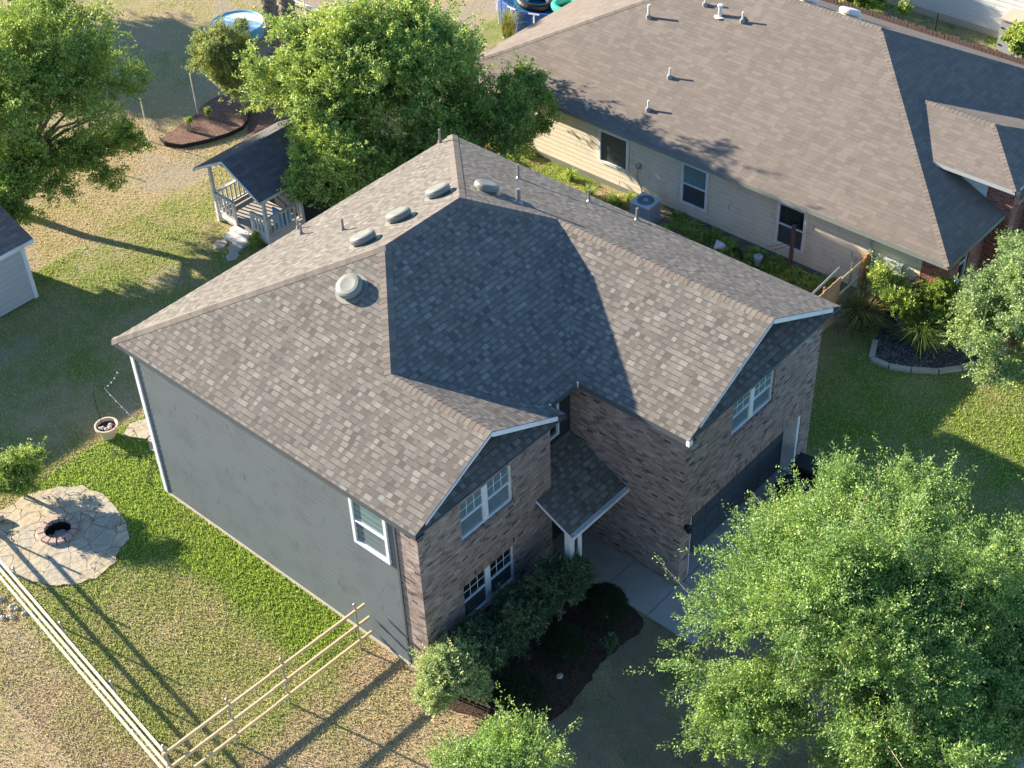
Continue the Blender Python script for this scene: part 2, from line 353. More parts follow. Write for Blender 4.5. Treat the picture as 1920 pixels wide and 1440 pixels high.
soil=t.ramp(n1,[(.3,(.27,.22,.15)),(.7,(.46,.39,.27))])
dv=t.ramp(t.math('ADD',sp.outputs[1],t.math('MULTIPLY',t.math('SUBTRACT',n1,.5),1.1)),[(.3,(0,0,0)),(.6,(1,1,1))])
col=t.mix(dv,col,soil); col=t.mix(.9,col,t.mix(t.ramp(n2,[(.35,(0,0,0)),(.65,(1,1,1))]),(.2,.2,.2),(.8,.8,.8)),'OVERLAY')
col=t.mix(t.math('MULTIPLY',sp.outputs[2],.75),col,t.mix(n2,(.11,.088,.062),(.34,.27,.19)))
t.bsdf(col,.95,t.bump(t.math('ADD',n2,t.math('MULTIPLY',n1,1.2)),.9,.05),.1); m_ground=t.m
def front_dark(x,y): return (sm(x,-.3,.8)*(1-sm(y,-3.0,-2.4))*(1-sm(x,10.5,12))*(y>-14)*np.clip(.85+.5*fbm(x,y,1.4,4,6),0,1)).astype(float)  # patchy darker brown tone over the front yard
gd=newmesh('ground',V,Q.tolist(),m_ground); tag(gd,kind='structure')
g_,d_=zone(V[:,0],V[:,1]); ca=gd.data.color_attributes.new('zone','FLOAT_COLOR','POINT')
ca.data.foreach_set('color',np.stack([g_,d_,front_dark(V[:,0],V[:,1]),g_*0+1],1).astype(np.float32).ravel())

def inpoly(x,y,poly):
    r=np.zeros(x.shape,bool); n=len(poly)
    for i in range(n):
        x0,y0=poly[i];x1,y1=poly[(i+1)%n]
        c=((y0>y)!=(y1>y))&(x<(x1-x0)*(y-y0)/(y1-y0+1e-12)+x0); r^=c
    return r
_rp=random.Random(3)
PATIO=[]
_ctrl=[(-4.62,11.3),(-4.35,10.3),(-4.1,9.6),(-3.7,9.15),(-3.15,8.9),(-2.5,8.88),(-2.2,9.2),(-1.75,9.35),(-1.45,9.8),(-1.3,10.5),(-1.2,11.2),(-1.35,11.9),(-1.75,12.4),(-2.3,12.75),(-3.0,12.85),(-3.7,12.95),(-4.4,12.6),(-4.75,12.0)]
for i in range(len(_ctrl)):
    a=_ctrl[i];b=_ctrl[(i+1)%len(_ctrl)]
    for k in range(3): PATIO.append((a[0]+(b[0]-a[0])*k/3+_rp.uniform(-.05,.05),a[1]+(b[1]-a[1])*k/3+_rp.uniform(-.05,.05)))
MULCH=[(11.35,24.2),(11.65,23.65),(12.15,23.35),(12.7,23.1),(13.3,22.93),(13.9,22.9),(14.3,23.1),(14.75,23.5),(15.3,23.9),(15.6,24.6),(15.2,25.4),(14.2,25.5),(13.4,25.1),(12.4,24.9),(11.6,24.75)]
MULCH2=[(14.3,23.1),(14.75,23.5),(15.3,23.9),(17.5,23.5),(18.2,21.5),(17.0,19.5),(14.5,19.3),(13.2,20.2),(13.3,21.8)]
FBED=[(-.25,.0),(-.3,-.9),(-.05,-1.8),(.3,-2.5),(1.1,-2.95),(2.2,-2.9),(3.1,-2.75),(3.9,-2.85),(4.7,-2.7),(4.76,-1.6),(4.76,.0)]
RBED=[(17.75,-1.45),(16.72,-1.9),(16.75,-2.45),(17.02,-3.0),(17.45,-3.62),(17.95,-4.05),(18.6,-4.45),(19.6,-4.6),(20.6,-4.2),(21.2,-2.6),(19.3,-2.3),(19.3,-.9)]
def smooth(poly,k=4,j=.04):
    out=[];n=len(poly)
    for i in range(n):
        p0,p1,p2,p3=[Vector(poly[(i+a)%n]) for a in (-1,0,1,2)]
        for t_ in range(k):
            t=t_/k; q=.5*((2*p1)+(p2-p0)*t+(2*p0-5*p1+4*p2-p3)*t*t+(3*p1-p0-3*p2+p3)*t**3); out.append((q.x+_rp.uniform(-j,j),q.y+_rp.uniform(-j,j)))
    return out
MULCH=smooth(MULCH);MULCH2=smooth(MULCH2);FBED=smooth(FBED,5,.05)
def sheet(name,poly,z,mat,th=.0,kind=None,label=None,cat=None,hole=None):
    b=MB(); 
    if hole:
        hx,hy,hr=hole; n=len(poly); ang=[math.atan2(y-hy,x-hx) for x,y in poly]
        inn=[(hx+hr*math.cos(a),hy+hr*math.sin(a)) for a in ang]
        for i in range(n):
            j=(i+1)%n; q=[(*poly[i],z),(*poly[j],z),(*inn[j],z),(*inn[i],z)]
            if (q[1][0]-q[0][0])*(q[3][1]-q[0][1])-(q[1][1]-q[0][1])*(q[3][0]-q[0][0])<0: q=q[::-1]
            b.poly(q)
    else:
        A=sum(poly[i][0]*poly[(i+1)%len(poly)][1]-poly[(i+1)%len(poly)][0]*poly[i][1] for i in range(len(poly)))
        pp=poly if A>0 else poly[::-1]
        b.poly([(x,y,z) for x,y in pp])
    for i in range(len(poly)):
        j=(i+1)%len(poly); b.poly([(*poly[i],z),(*poly[i],z-max(th,.004)),(*poly[j],z-max(th,.004)),(*poly[j],z)])
    o=b.build(name,mat); tag(o,label,cat,kind=kind); return o
# flagstone
t=NT('flagstone'); p=t.pos(); d=t.noise(1.3,3,.6,p,out=1); ad=t.mix(.45,p,d,'ADD')
mp=t.n('ShaderNodeMapping'); t.l(ad,mp.inputs[0]); mp.inputs['Rotation'].default_value=(0,0,.6); mp.inputs['Scale'].default_value=(1,1.45,1)
vo=t.n('ShaderNodeTexVoronoi',feature='DISTANCE_TO_EDGE'); vo.inputs['Scale'].default_value=1.75; t.l(mp.outputs[0],vo.inputs[0])
vc=t.n('ShaderNodeTexVoronoi'); vc.inputs['Scale'].default_value=1.75; t.l(mp.outputs[0],vc.inputs[0])
j=t.ramp(vo.outputs[0],[(.003,(1,1,1)),(.014,(0,0,0))])
sc=t.n('ShaderNodeSeparateColor'); t.l(vc.outputs[1],sc.inputs[0])
col=t.ramp(sc.outputs[0],[(0,(.36,.305,.225)),(.4,(.45,.38,.27)),(.7,(.37,.335,.275)),(1,(.48,.395,.28))])
nn=t.noise(6,8,.75,p); col=t.mix(.9,col,t.mix(nn,(.1,.1,.1),(.88,.88,.84)),'OVERLAY'); st=t.noise(1.7,6,.7,p); col=t.mix(.6,col,t.mix(st,(.2,.22,.2),(.82,.8,.78)),'OVERLAY')
ng=t.noise(2.5,3,.6,p); jc=t.ramp(ng,[(.4,(.035,.035,.02)),(.6,(.06,.10,.02))])
col=t.mix(j,col,jc)
hh=t.math('ADD',t.math('MULTIPLY',j,-1.5),t.math('ADD',nn,t.math('MULTIPLY',sc.outputs[1],.6))); t.bsdf(col,.85,t.bump(hh,.8,.03),.2); m_flag=t.m
def mulchmat(name,stops,sc_=45):
    t=NT(name); p=t.pos(); vo=t.n('ShaderNodeTexVoronoi'); vo.inputs['Scale'].default_value=sc_; t.l(p,vo.inputs[0])
    s_=t.n('ShaderNodeSeparateColor'); t.l(vo.outputs[1],s_.inputs[0]); n=t.noise(4,6,.7,p)
    col=t.mix(.5,t.ramp(s_.outputs[0],stops),t.mix(n,(.2,.2,.2),(.8,.8,.8)),'OVERLAY'); t.bsdf(col,.95,t.bump(vo.outputs[0],.9,.04),.15); return t.m
m_mulch=mulchmat('mulch_reddish',[(0,(.10,.05,.04)),(.5,(.20,.115,.085)),(1,(.34,.22,.17))])
m_mulchd=mulchmat('mulch_dark',[(0,(.03,.02,.015)),(.6,(.07,.045,.032)),(1,(.14,.085,.06))])
m_slate=mulchmat('slate_chips',[(0,(.03,.032,.04)),(.5,(.09,.08,.075)),(.8,(.13,.11,.09)),(1,(.2,.22,.28))],22)
t=NT('concrete_paving'); p=t.pos(); n=t.noise(2,8,.7,p); n2=t.noise(60,4,.7,p)
col=t.mix(n,(.25,.24,.22),(.40,.385,.36)); t.bsdf(t.mix(.4,col,t.mix(n2,(.3,.3,.3),(.7,.7,.7)),'OVERLAY'),.9,t.bump(n2,.4,.01),.2); m_conc=t.m
pt=sheet('flagstone_patio',PATIO,.035,m_flag,.04,label='round patio of pale irregular flagstones around the fire pit',cat='patio',hole=(PIT[0],PIT[1],.36))
pt['kind']='structure'
for k in ('label','category'):
    if k in pt: del pt[k]
sheet('mulch_bed',MULCH,.02,m_mulch,kind='structure'); sheet('mulch_bed',MULCH2,.012,m_mulch,kind='structure')
sheet('flower_bed',FBED,.02,m_mulchd,kind='structure'); sheet('stone_chip_bed',RBED,.03,m_slate,kind='structure')
# walkway slabs and driveway, each with joints between slabs
b=MB()
for (x0,x1,y0,y1) in ((4.8,6.03,-1.35,.68),(4.8,6.03,-2.71,-1.37),(4.8,6.25,-4.1,-2.73)): b.box(x0,x1,y0,y1,-.05,.05)
b.box(6.05,11.8,-2.715,-2.2,-.05,.042)
tag(b.build('walkway',m_conc),kind='structure')
b=MB()
for i in range(2):
    for k in range(5): b.box(6.27+i*2.7,8.95+i*2.7,-2.74-2.4*(k+1)+.02,-2.74-2.4*k,-.05,.045)
tag(b.build('driveway',m_conc),kind='structure')

# grass blades : one mass of short blades over all the lawns
rs=np.random.RandomState(11)
def blades(x0,x1,y0,y1,dens):
    n=int((x1-x0)*(y1-y0)*dens); return rs.uniform(x0,x1,n),rs.uniform(y0,y1,n)
bx=[];by=[]
for a in ((0,12,10,13,700),(4.8,12.5,-14,-2.8,1),(-6.9,0,-1,14,1000),(-8.5,-4,-1,9,500),(-6.5,0,-7,-1,600),(0,6,-12,0,800),(-3,13,13,30,420),(11,22,16,34,260),(11.9,21,-9,0,650),(12.2,19.2,0,16,450),(31,37,-3,16,350)):
    p_,q_=blades(*a); bx.append(p_); by.append(q_)
bx=np.concatenate(bx);by=np.concatenate(by)
ok=~(inpoly(bx,by,PATIO)|inpoly(bx,by,MULCH)|inpoly(bx,by,MULCH2)|inpoly(bx,by,FBED)|inpoly(bx,by,RBED))
ok&=~((bx>-.02)&(bx<11.85)&(by>0)&(by<9.95)); ok&=~((bx>4.78)&(bx<11.7)&(by<.1)); ok&=~((bx>19.1)&(bx<31.2)&(by>-2.4)&(by<16.2)); ok&=~((bx>-3.8)&(bx<3.0)&(by>20.15))
ok&=~((bx>9.3)&(bx<12.3)&(by>16.3)&(by<19.1)); ok&=~((bx>.72)&(bx<1.55)&(by>11.4)&(by<12.85))
bx=bx[ok];by=by[ok]; g_,d_=zone(bx,by)
ok=rs.rand(len(bx))>np.maximum(d_,front_dark(bx,by)*.45); bx=bx[ok];by=by[ok];g_=g_[ok]; dk_=front_dark(bx,by)
N=len(bx); hgt=(.03+.04*rs.rand(N))*(.75+.5*g_); an=rs.rand(N)*6.283; wd=.008+.010*rs.rand(N); ln=rs.rand(N)*.05; la=rs.rand(N)*6.283
P=np.zeros((N,3,3)); P[:,0]=np.stack([bx-np.cos(an)*wd,by-np.sin(an)*wd,np.full(N,-.002)],1); P[:,1]=np.stack([bx+np.cos(an)*wd,by+np.sin(an)*wd,np.full(N,-.002)],1)
P[:,2]=np.stack([bx+np.cos(la)*ln,by+np.sin(la)*ln,hgt],1)
def fastmesh(name,P,k,mats,parent=None,attr=None,smooth=False):
    n=len(P); off=np.array(LOC.get(parent.name,(0,0,0)) if parent else (0,0,0)); me=bpy.data.meshes.new(name)
    me.vertices.add(n*k); me.vertices.foreach_set('co',(P.reshape(-1,3)-off).astype(np.float32).ravel())
    me.loops.add(n*k); me.loops.foreach_set('vertex_index',np.arange(n*k,dtype=np.int32))
    me.polygons.add(n); me.polygons.foreach_set('loop_start',np.arange(0,n*k,k,dtype=np.int32))
    me.update(calc_edges=True)
    if attr is not None:
        ca=me.color_attributes.new('zone','FLOAT_COLOR','POINT'); ca.data.foreach_set('color',np.repeat(attr,k,axis=0).astype(np.float32).ravel())
    me.materials.append(mats); me.validate()
    o=bpy.data.objects.new(name,me); C.objects.link(o)
    if parent: o.parent=parent
    return o
t=NT('grass_blades'); at_=t.n('ShaderNodeAttribute',attribute_name='zone'); sp=t.n('ShaderNodeSeparateColor'); t.l(at_.outputs[0],sp.inputs[0])
gcol=t.ramp(sp.outputs[0],[(0,(.58,.49,.33)),(.22,(.56,.49,.27)),(.45,(.48,.50,.20)),(.75,(.40,.47,.14)),(1,(.42,.53,.10))])
gcol=t.mix(.6,gcol,t.mix(sp.outputs[1],(.25,.25,.25),(.75,.75,.75)),'OVERLAY')
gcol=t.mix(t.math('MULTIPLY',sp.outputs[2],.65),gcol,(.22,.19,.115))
b_=t.bsdf(gcol,.7,None,.2); tr=t.n('ShaderNodeBsdfTranslucent'); t.l(gcol,tr.inputs[0]); mx=t.n('ShaderNodeMixShader'); mx.inputs[0].default_value=.35
t.l(b_.outputs[0],mx.inputs[1]); t.l(tr.outputs[0],mx.inputs[2]); t.l(mx.outputs[0],t.out.inputs[0]); m_grass=t.m
jit=np.clip(g_+rs.normal(0,.17,N),0,1)
go=fastmesh('grass',P,3,m_grass,attr=np.stack([jit,rs.rand(N)*(1-.5*dk_),jit*0+dk_,jit*0+1],1)); tag(go,kind='stuff')
print('blades',N)

# ---------------------------------------------------------------- main house
He=5.35;W=11.8227;w1=4.9976;w2=6.3728;dd=4.995;D=9.9252;g=2.7229;pf=.4726;o_=.282;px=.4842
h=pf*dd;dx=h/px;z1=px*w1/2;z2=px*w2/2;yF=D+o_-2*dd;y1=yF+z1/pf;y2=yF+z2/pf
xa=-o_;xb=W+o_
A=(xa,D+o_,He);B=(xb,D+o_,He);Cc=(xb,-g-o_,He);Dp=(xa,-o_,He)
P1=(xa+dx,D+o_-dd,He+h);P2=(xb-dx,D+o_-dd,He+h);G1=(xa+w1/2,y1,He+z1);G2=(xb-w2/2,y2,He+z2)
E1=(xa+w1/2,-o_,He+z1);E2=(xb-w2/2,-g-o_,He+z2);F1=(xa+w1,-o_,He);F2=(xb-w2,-g-o_,He);V1=(xa+w1,yF,He);V2=(xb-w2,yF,He)
house=thing('brick_house','two-storey house with slate lap siding, tan brick front gables and brown hip roof','house',(6,4,0))
b=MB()
for q in ((A,P1,P2,B),(Dp,E1,G1,P1,A),(F1,V1,G1,E1),(V1,V2,G2,P2,P1,G1),(F2,E2,G2,V2)[::-1],(Cc,B,P2,G2,E2)):
    q=[Vector(p) for p in q]; n=(q[1]-q[0]).cross(q[2]-q[0]); 
    b.poly(q if n.z>0 else q[::-1])
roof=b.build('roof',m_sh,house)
def edge_board(b,p0,p1,th,out,top=0.0,hgt=.15):
    p0,p1,out=Vector(p0),Vector(p1),Vector(out)
    b.obox(p0+Vector((0,0,top-hgt)),p1-p0,out*th,Vector((0,0,hgt)))
# dark fascia along the eaves
b=MB(); zt=-.006
edge_board(b,A,Dp,.02,(1,0,0),zt); edge_board(b,A,B,.02,(0,-1,0),zt); edge_board(b,B,Cc,.02,(-1,0,0),zt)
edge_board(b,V1,V2,.02,(0,1,0),zt); edge_board(b,F1,V1,.02,(-1,0,0),zt); edge_board(b,V2,F2,.02,(1,0,0),zt)
# soffits
sz=He-.15
def quad(b,x0,x1,y0,y1,z): b.poly([(x0,y0,z),(x0,y1,z),(x1,y1,z),(x1,y0,z)])
quad(b,xa,0,-o_,D+o_,sz); quad(b,0,W,D,D+o_,sz); quad(b,W,xb,-g-o_,D+o_,sz); quad(b,0,xa+w1,-o_,0,He-.075); quad(b,4.45,xa+w1,0,yF,sz); quad(b,4.45,6.04,yF,.72,sz); quad(b,xb-w2,6.04,-g-o_,yF,sz); quad(b,6.04,W,-g-o_,-g,He-.075)
b.build('fascia',m_facd,roof)
for (x0,x1,y0) in ((xa+.02,xa+w1-.02,-o_),(xb-w2+.02,xb-.02,-g-o_)):
    b=MB(); b.box(x0,x1,y0-.006,y0+.012,He-.075,He-.035); b.build('pent_fascia',m_facd,roof)
# white barge boards on both gables + small white eave returns
for (pa,pe) in ((Dp,E1),(F1,E1),(F2,E2),(Cc,E2)):
    pa,pe=Vector(pa),Vector(pe); b=MB()
    lf=pa.x<pe.x; pa=pa+(pe-pa)*.13; b.obox(pa+Vector((0,.0,-.07 if lf else -.135)),pe-pa,(0,-.02,0),(0,0,.055 if lf else .125)); b.build('barge_board',m_white,roof)
for q in ((F1[0]-.05,F1[0]+.02,yF-.03,yF+.06,He-.13,He+.01),(V2[0]-.02,V2[0]+.10,yF-.03,yF+.05,He-.13,He+.012),(F2[0]-.02,F2[0]+.12,F2[1]-.03,F2[1]+.06,He-.16,He-.01)):
    b=MB(); b.box(*q); b.build('eave_return',m_white,roof)
# pent roofs under the gables, gable walls above them
pd=.56;pp=.47
for (p0,p1) in ((Dp,F1),(F2,Cc)):
    bp=MB();bg_=MB()
    x0,x1,y0=p0[0],p1[0],p0[1]; zb=He-.03; zt_=zb+pd*pp; ix=(zt_-He+.05)/px
    bp.poly([(x0+.02,y0,zb),(x1-.02,y0,zb),(x1-ix,y0+pd,zt_),(x0+ix,y0+pd,zt_)])
    yw=y0+pd-.01; xm=(x0+x1)/2; zr=He+px*(x1-x0)/2-.03
    bg_.poly([(x0+ix-.1,yw,zt_-.1),(x1-ix+.1,yw,zt_-.1),(xm,yw,zr)])
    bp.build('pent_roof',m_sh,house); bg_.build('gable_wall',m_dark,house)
# verge soffit (underside of roof in front of gable wall)
for (pa,pe) in ((Dp,E1),(F1,E1),(F2,E2),(Cc,E2)):
    b=MB(); pa,pe=Vector(pa),Vector(pe); dz=Vector((0,0,-.03)); b.poly([pa+dz,pe+dz,pe+dz+Vector((0,pd,0)),pa+dz+Vector((0,pd,0))]); b.build('verge_soffit',m_facd,roof)
# ridge and hip caps
def caps(parent,lines,mat,wd=.165,ln=.145,name='ridge_cap'):
    b=MB(); rr=random.Random(4); ci=0
    for (p0,p1,n0,n1) in lines:
        p0,p1=Vector(p0),Vector(p1); d=(p1-p0); L=d.length; d.normalize()
        a=(Vector(n0).cross(d)).normalized(); c=(d.cross(Vector(n1))).normalized()
        # a: along face 0 away from ridge ; c: along face 1
        if a.z>0:a=-a
        if c.z>0:c=-c
        n=int(L/ln); upv=Vector((0,0,1))
        for i in range(n):
            s0=p0+d*(i*L/n); s1=p0+d*((i+1)*L/n+.02); lo=.009+rr.uniform(0,.002); hi=.004
            ci+=1; uvc=(ci*.3+.15,.07+.145*(ci%7))
            sa=[s0+upv*lo, s1+upv*hi]; w_=wd+rr.uniform(-.004,.004)
            f0=[sa[0],sa[1],sa[1]+a*w_,sa[0]+a*w_]; f1=[sa[0],sa[1],sa[1]+c*w_,sa[0]+c*w_]
            for f in (f0,f1):
                nn=(f[1]-f[0]).cross(f[2]-f[0]); f=f if nn.z>0 else f[::-1]
                b.poly(f,uv=[(uvc[0]+.04*k%.1,uvc[1]) for k in range(4)])
            for v_ in (a,c):
                b.poly([s0+upv*lo,s0+v_*w_+upv*lo,s0+v_*w_,s0],uv=[uvc]*4)
                b.poly([s0+v_*w_+upv*lo,s1+v_*w_+upv*hi,s1+v_*w_-upv*.01,s0+v_*w_-upv*.01],uv=[uvc]*4)
    return b.build(name,mat,parent)
nL=(-px,0,1);nR=(px,0,1);nB=(0,pf,1);nF=(0,-pf,1)
caps(roof,[(A,P1,nB,nL),(B,P2,nB,nR),(P1,P2,nB,nF),(G1,P1,nL,nF),(G2,P2,nR,nF),(E1,G1,nL,nR),(E2,G2,nL,nR)],m_cap)
# walls
def wall(b,axis,c,u0,u1,z0,z1,holes=(),depth=.1,sgn=-1,mi=0):
    """wall in plane axis=c; outward normal sgn along axis; holes (u0,u1,z0,z1) get reveals"""
    us=sorted({u0,u1,*[x for h_ in holes for x in h_[:2]]}); zs=sorted({z0,z1,*[x for h_ in holes for x in h_[2:]]})
    def P_(u,z,dpt=0):
        k=c-sgn*dpt
        return (u,k,z) if axis=='y' else (k,u,z)
    def q(pts):
        pts=[Vector(p) for p in pts]; n=(pts[1]-pts[0]).cross(pts[2]-pts[0]); want=Vector((0,sgn,0)) if axis=='y' else Vector((sgn,0,0))
        b.poly(pts if n.dot(want)>0 else pts[::-1],mi=mi)
    for i in range(len(us)-1):
        for j_ in range(len(zs)-1):
            um=(us[i]+us[i+1])/2; zm=(zs[j_]+zs[j_+1])/2
            if any(h_[0]<um<h_[1] and h_[2]<zm<h_[3] for h_ in holes): continue
            q([P_(us[i],zs[j_]),P_(us[i+1],zs[j_]),P_(us[i+1],zs[j_+1]),P_(us[i],zs[j_+1])])
    for (a0,a1,b0,b1) in holes:
        for e in (((a0,b0),(a0,b1)),((a1,b0),(a1,b1)),((a0,b0),(a1,b0)),((a0,b1),(a1,b1))):
            b.poly([P_(*e[0]),P_(*e[1]),P_(*e[1],depth),P_(*e[0],depth)],mi=mi)
WT=He-.15
hU=(1.35,3.10,3.62,4.80);hL=(1.27,3.05,.92,2.18);hG=(7.96,9.74,3.70,4.74);hD=(6.45,11.32,-.02,2.16)
b=MB()
wall(b,'y',0,0,4.45,0,He-.07,[hU,hL],.09,-1); wall(b,'x',0,0,.70,0.0,WT,(),.1,-1)
wall(b,'x',4.45,0,.72,0,WT,(),.1,1); wall(b,'x',6.04,-g,.72,0,WT,(),.1,-1)
wall(b,'y',-g,6.04,W,0,He-.07,[hG,hD],.42,-1); wall(b,'x',W,-g,1.2,0,WT,(),.1,1)
b.build('brick_wall',m_brick,house)
def lap_wall(b,p0,p1,z0,z1,out,pitch=.18,proud=.014):
    p0,p1,out=Vector(p0),Vector(p1),Vector(out); n=int(round((z1-z0)/pitch)); ph=(z1-z0)/n
    for i in range(n):
        a=Vector((0,0,z0+i*ph)); c=Vector((0,0,z0+(i+1)*ph)); L=(p1-p0).length
        v0=z0+i*.18; q=[p0+a+out*proud,p1+a+out*proud,p1+c,p0+c]; uv=[(0,v0+.001),(L,v0+.001),(L,v0+.179),(0,v0+.179)]
        nn=(q[1]-q[0]).cross(q[2]-q[0])
        if nn.dot(out)<0: q=q[::-1];uv=uv[::-1]
        b.poly(q,uv=uv)
        q=[p0+a,p1+a,p1+a+out*proud,p0+a+out*proud]; b.poly(q,uv=[(0,v0+.001)]*4)
b=MB()
lap_wall(b,(0,.70,0),(0,D,0),.12,WT,(-1,0,0)); lap_wall(b,(0,D,0),(W,D,0),.12,WT,(0,1,0)); lap_wall(b,(W,1.2,0),(W,D,0),.12,WT,(1,0,0))
b.build('siding_wall',m_side,house)
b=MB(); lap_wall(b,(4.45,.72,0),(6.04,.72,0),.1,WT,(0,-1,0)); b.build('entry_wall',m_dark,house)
b=MB(); b.box(-.03,-.005,.0,D+.03,-.3,.115); b.box(-.03,W+.03,D+.005,D+.03,-.3,.115); b.box(W+.005,W+.03,1.2,D,-.3,.115); b.build('foundation',m_found,house)
b=MB(); b.box(-.045,.06,D-.09,D+.045,.10,WT); b.build('corner_trim',m_white,house)
b=MB(); b.box(-.03,.03,.66,.72,.05,WT-.0); b.build('edge_trim',m_facd,house)
# soldier courses and sills
def soldier(b,x0,x1,z0,z1,y,out=.006):
    b.poly([(x0,y-out,z0),(x1,y-out,z0),(x1,y-out,z1),(x0,y-out,z1)],flipuv=True)
    b.poly([(x0,y-out,z0),(x0,y,z0),(x1,y,z0),(x1,y-out,z0)],flipuv=True)
    b.poly([(x0,y-out,z1),(x1,y-out,z1),(x1,y,z1),(x0,y,z1)],flipuv=True)
b=MB(); soldier(b,6.25,11.6,2.165,2.41,-g); b.build('soldier_course',m_sold,house); b=MB(); soldier(b,1.15,3.2,2.185,2.42,0); b.build('soldier_course',m_sold,house)
def sill(b,x0,x1,z,y): 
    b.obox((x0-.03,y-.035,z-.075),(x1-x0+.06,0,0),(0,.135,.02),(0,0,.07),flipuv=True)
for hh_,yy in ((hU,0),(hL,0),(hG,-g)):
    b=MB(); sill(b,hh_[0],hh_[1],hh_[2]-.002,yy); b.build('window_sill',m_sold,house)
def window(parent,o,u,nrm,w_,h_,units=1,grid=(3,2),trim=.05,proud=.02,mull=.17,panes=None,mid=True,deep=.05,grid_low=False):
    """o lower-left corner seen from outside, u unit right vector, nrm outward"""
    o,u,nrm=Vector(o),Vector(u),Vector(nrm); z=Vector((0,0,1))
    fb=MB();
    def bx_(b,a0,a1,c0,c1,d0,d1): b.obox(o+u*a0+z*c0+nrm*d0,u*(a1-a0),z*(c1-c0),nrm*(d1-d0))
    bx_(fb,0,trim,0,h_,-.04,proud); bx_(fb,w_-trim,w_,0,h_,-.04,proud); bx_(fb,trim,w_-trim,0,trim,-.04,proud); bx_(fb,trim,w_-trim,h_-trim,h_,-.04,proud)
    uw=(w_-2*trim-(units-1)*mull)/units
    for k in range(1,units): x0=trim+k*uw+(k-1)*mull; bx_(fb,x0,x0+mull,trim,h_-trim,-.04,proud-.003)
    fr=fb.build('window',m_white,parent)
    for k in range(units):
        x0=trim+k*(uw+mull); x1=x0+uw; zm=h_*.5
        if mid:
            mb=MB(); bx_(mb,x0,x1,zm-.022,zm+.022,-.03,proud-.008); mb.build('meeting_rail',m_white,fr)
        segs=((trim,zm-.022),(zm+.022,h_-trim)) if mid else ((trim,h_-trim),)
        for si,(c0,c1) in enumerate(segs):
            pb=MB(); bx_(pb,x0,x1,c0,c1,-.035,-.02-.006*(1-si)); pb.build('pane',(panes or [m_screen,m_blind])[min(si,1)],fr)
            if grid and (si==1 or grid_low):
                gb=MB(); t_=.007
                for i in range(1,grid[0]): xx=x0+(x1-x0)*i/grid[0]; bx_(gb,xx-t_,xx+t_,c0,c1,-.018,-.012)
                for i in range(1,grid[1]): zz=c0+(c1-c0)*i/grid[1]; bx_(gb,x0,x1,zz-t_,zz+t_,-.0185,-.0115)
                gb.build('muntin',m_white,fr)
    return fr
fr=window(house,(hU[0],.07,hU[2]),(1,0,0),(0,-1,0),hU[1]-hU[0],hU[3]-hU[2],2,(3,2),panes=[m_blind,m_blind],grid_low=False)
fr=window(house,(hL[0],.07,hL[2]),(1,0,0),(0,-1,0),hL[1]-hL[0],hL[3]-hL[2],2,(3,2),panes=[m_screen,m_glass])
fr=window(house,(hG[0],-g+.07,hG[2]),(1,0,0),(0,-1,0),hG[1]-hG[0],hG[3]-hG[2],2,(3,2),panes=[m_blind,m_teal])
b=MB(); 
window(house,(-.03,2.08,3.42),(0,-1,0),(-1,0,0),1.16,1.52,1,None,trim=.085,proud=.03,panes=[m_teal,m_teal])
window(house,(4.75,.68,3.6),(1,0,0),(0,-1,0),.80,1.35,1,None,trim=.06,proud=.03,panes=[m_glass,m_glass])
# entry door
b=MB(); b.box(4.75,5.66,.66,.70,.06,2.1); dr=b.build('front_door',paint('door_paint',(.03,.035,.04),.1,.5),house)
b=MB(); b.lathe([(.0,-.03),(.03,-.02),(.03,.02),(0,.03)],(4.84,.62,1.05),10,(0,1,0)); b.build('handle',m_steel,dr)
# garage door
b=MB(); yd=-g+.40
for k in range(4):
    z0=.05+k*.525; b.box(6.45,11.2,yd,yd+.04,z0,z0+.515)
    for i in range(8):
        xx=6.53+i*.59; b.box(xx,xx+.48,yd-.012,yd+.001,z0+.09,z0+.42)
gdr=b.build('garage_door',m_gdoor,house)
b=MB(); b.box(8.7,8.95,yd-.035,yd-.012,.5,.53); b.build('handle',m_steel,gdr)
b=MB(); b.box(11.2,11.31,-g+.02,yd+.05,.0,2.15); b.build('garage_jamb',m_white,house); b=MB(); b.box(6.46,6.55,-g+.05,yd-.005,0,2.15); b.build('garage_jamb',m_white,house)
# back wall dummy closing of garage opening is the door itself
# porch roof with gutter and post
b=MB(); ye=-1.05;ze=2.50; yk=.70; zk=ze+(yk-ye)*.5
b.poly([(3.88,ye,ze),(6.03,ye,ze),(6.03,yk,zk),(4.46,yk,zk),(4.46,0-.005,ze+(-.005-ye)*.5),(3.88,-.005,ze+(-.005-ye)*.5)])
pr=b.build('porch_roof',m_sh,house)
b=MB(); zz=.135
b.poly([(3.9,ye+.02,ze-.08),(3.9,-.005,ze+.43),(6.03,-.005,ze+.43),(6.03,ye+.02,ze-.08)]); 
b.obox((3.87,ye,ze-.085),(.03,0,0),(0,1.04,.52),(0,0,.078)); b.obox((3.91,ye,ze-zz),(2.1,0,0),(0,.02,0),(0,0,zz-.01))
b.build('fascia',m_white,pr)
b=MB(); yg=ye-.002
b.box(3.87,6.02,yg-.11,yg-.10,ze-.10,ze-.01); b.box(3.87,6.02,yg-.10,yg,ze-.11,ze-.10); b.box(3.86,3.87,yg-.11,yg,ze-.11,ze-.01); b.box(6.02,6.03,yg-.11,yg,ze-.11,ze-.01)
for k in range(5): b.box(4.0+k*.48,4.03+k*.48,yg-.1,yg,ze-.025,ze-.012)
b.build('gutter',m_white,pr)
b=MB(); b.box(3.95,4.12,-.99,-.82,.0,ze-zz+.03); b.box(3.93,4.14,-1.01,-.80,.0,.16); b.build('porch_post',m_white,house)
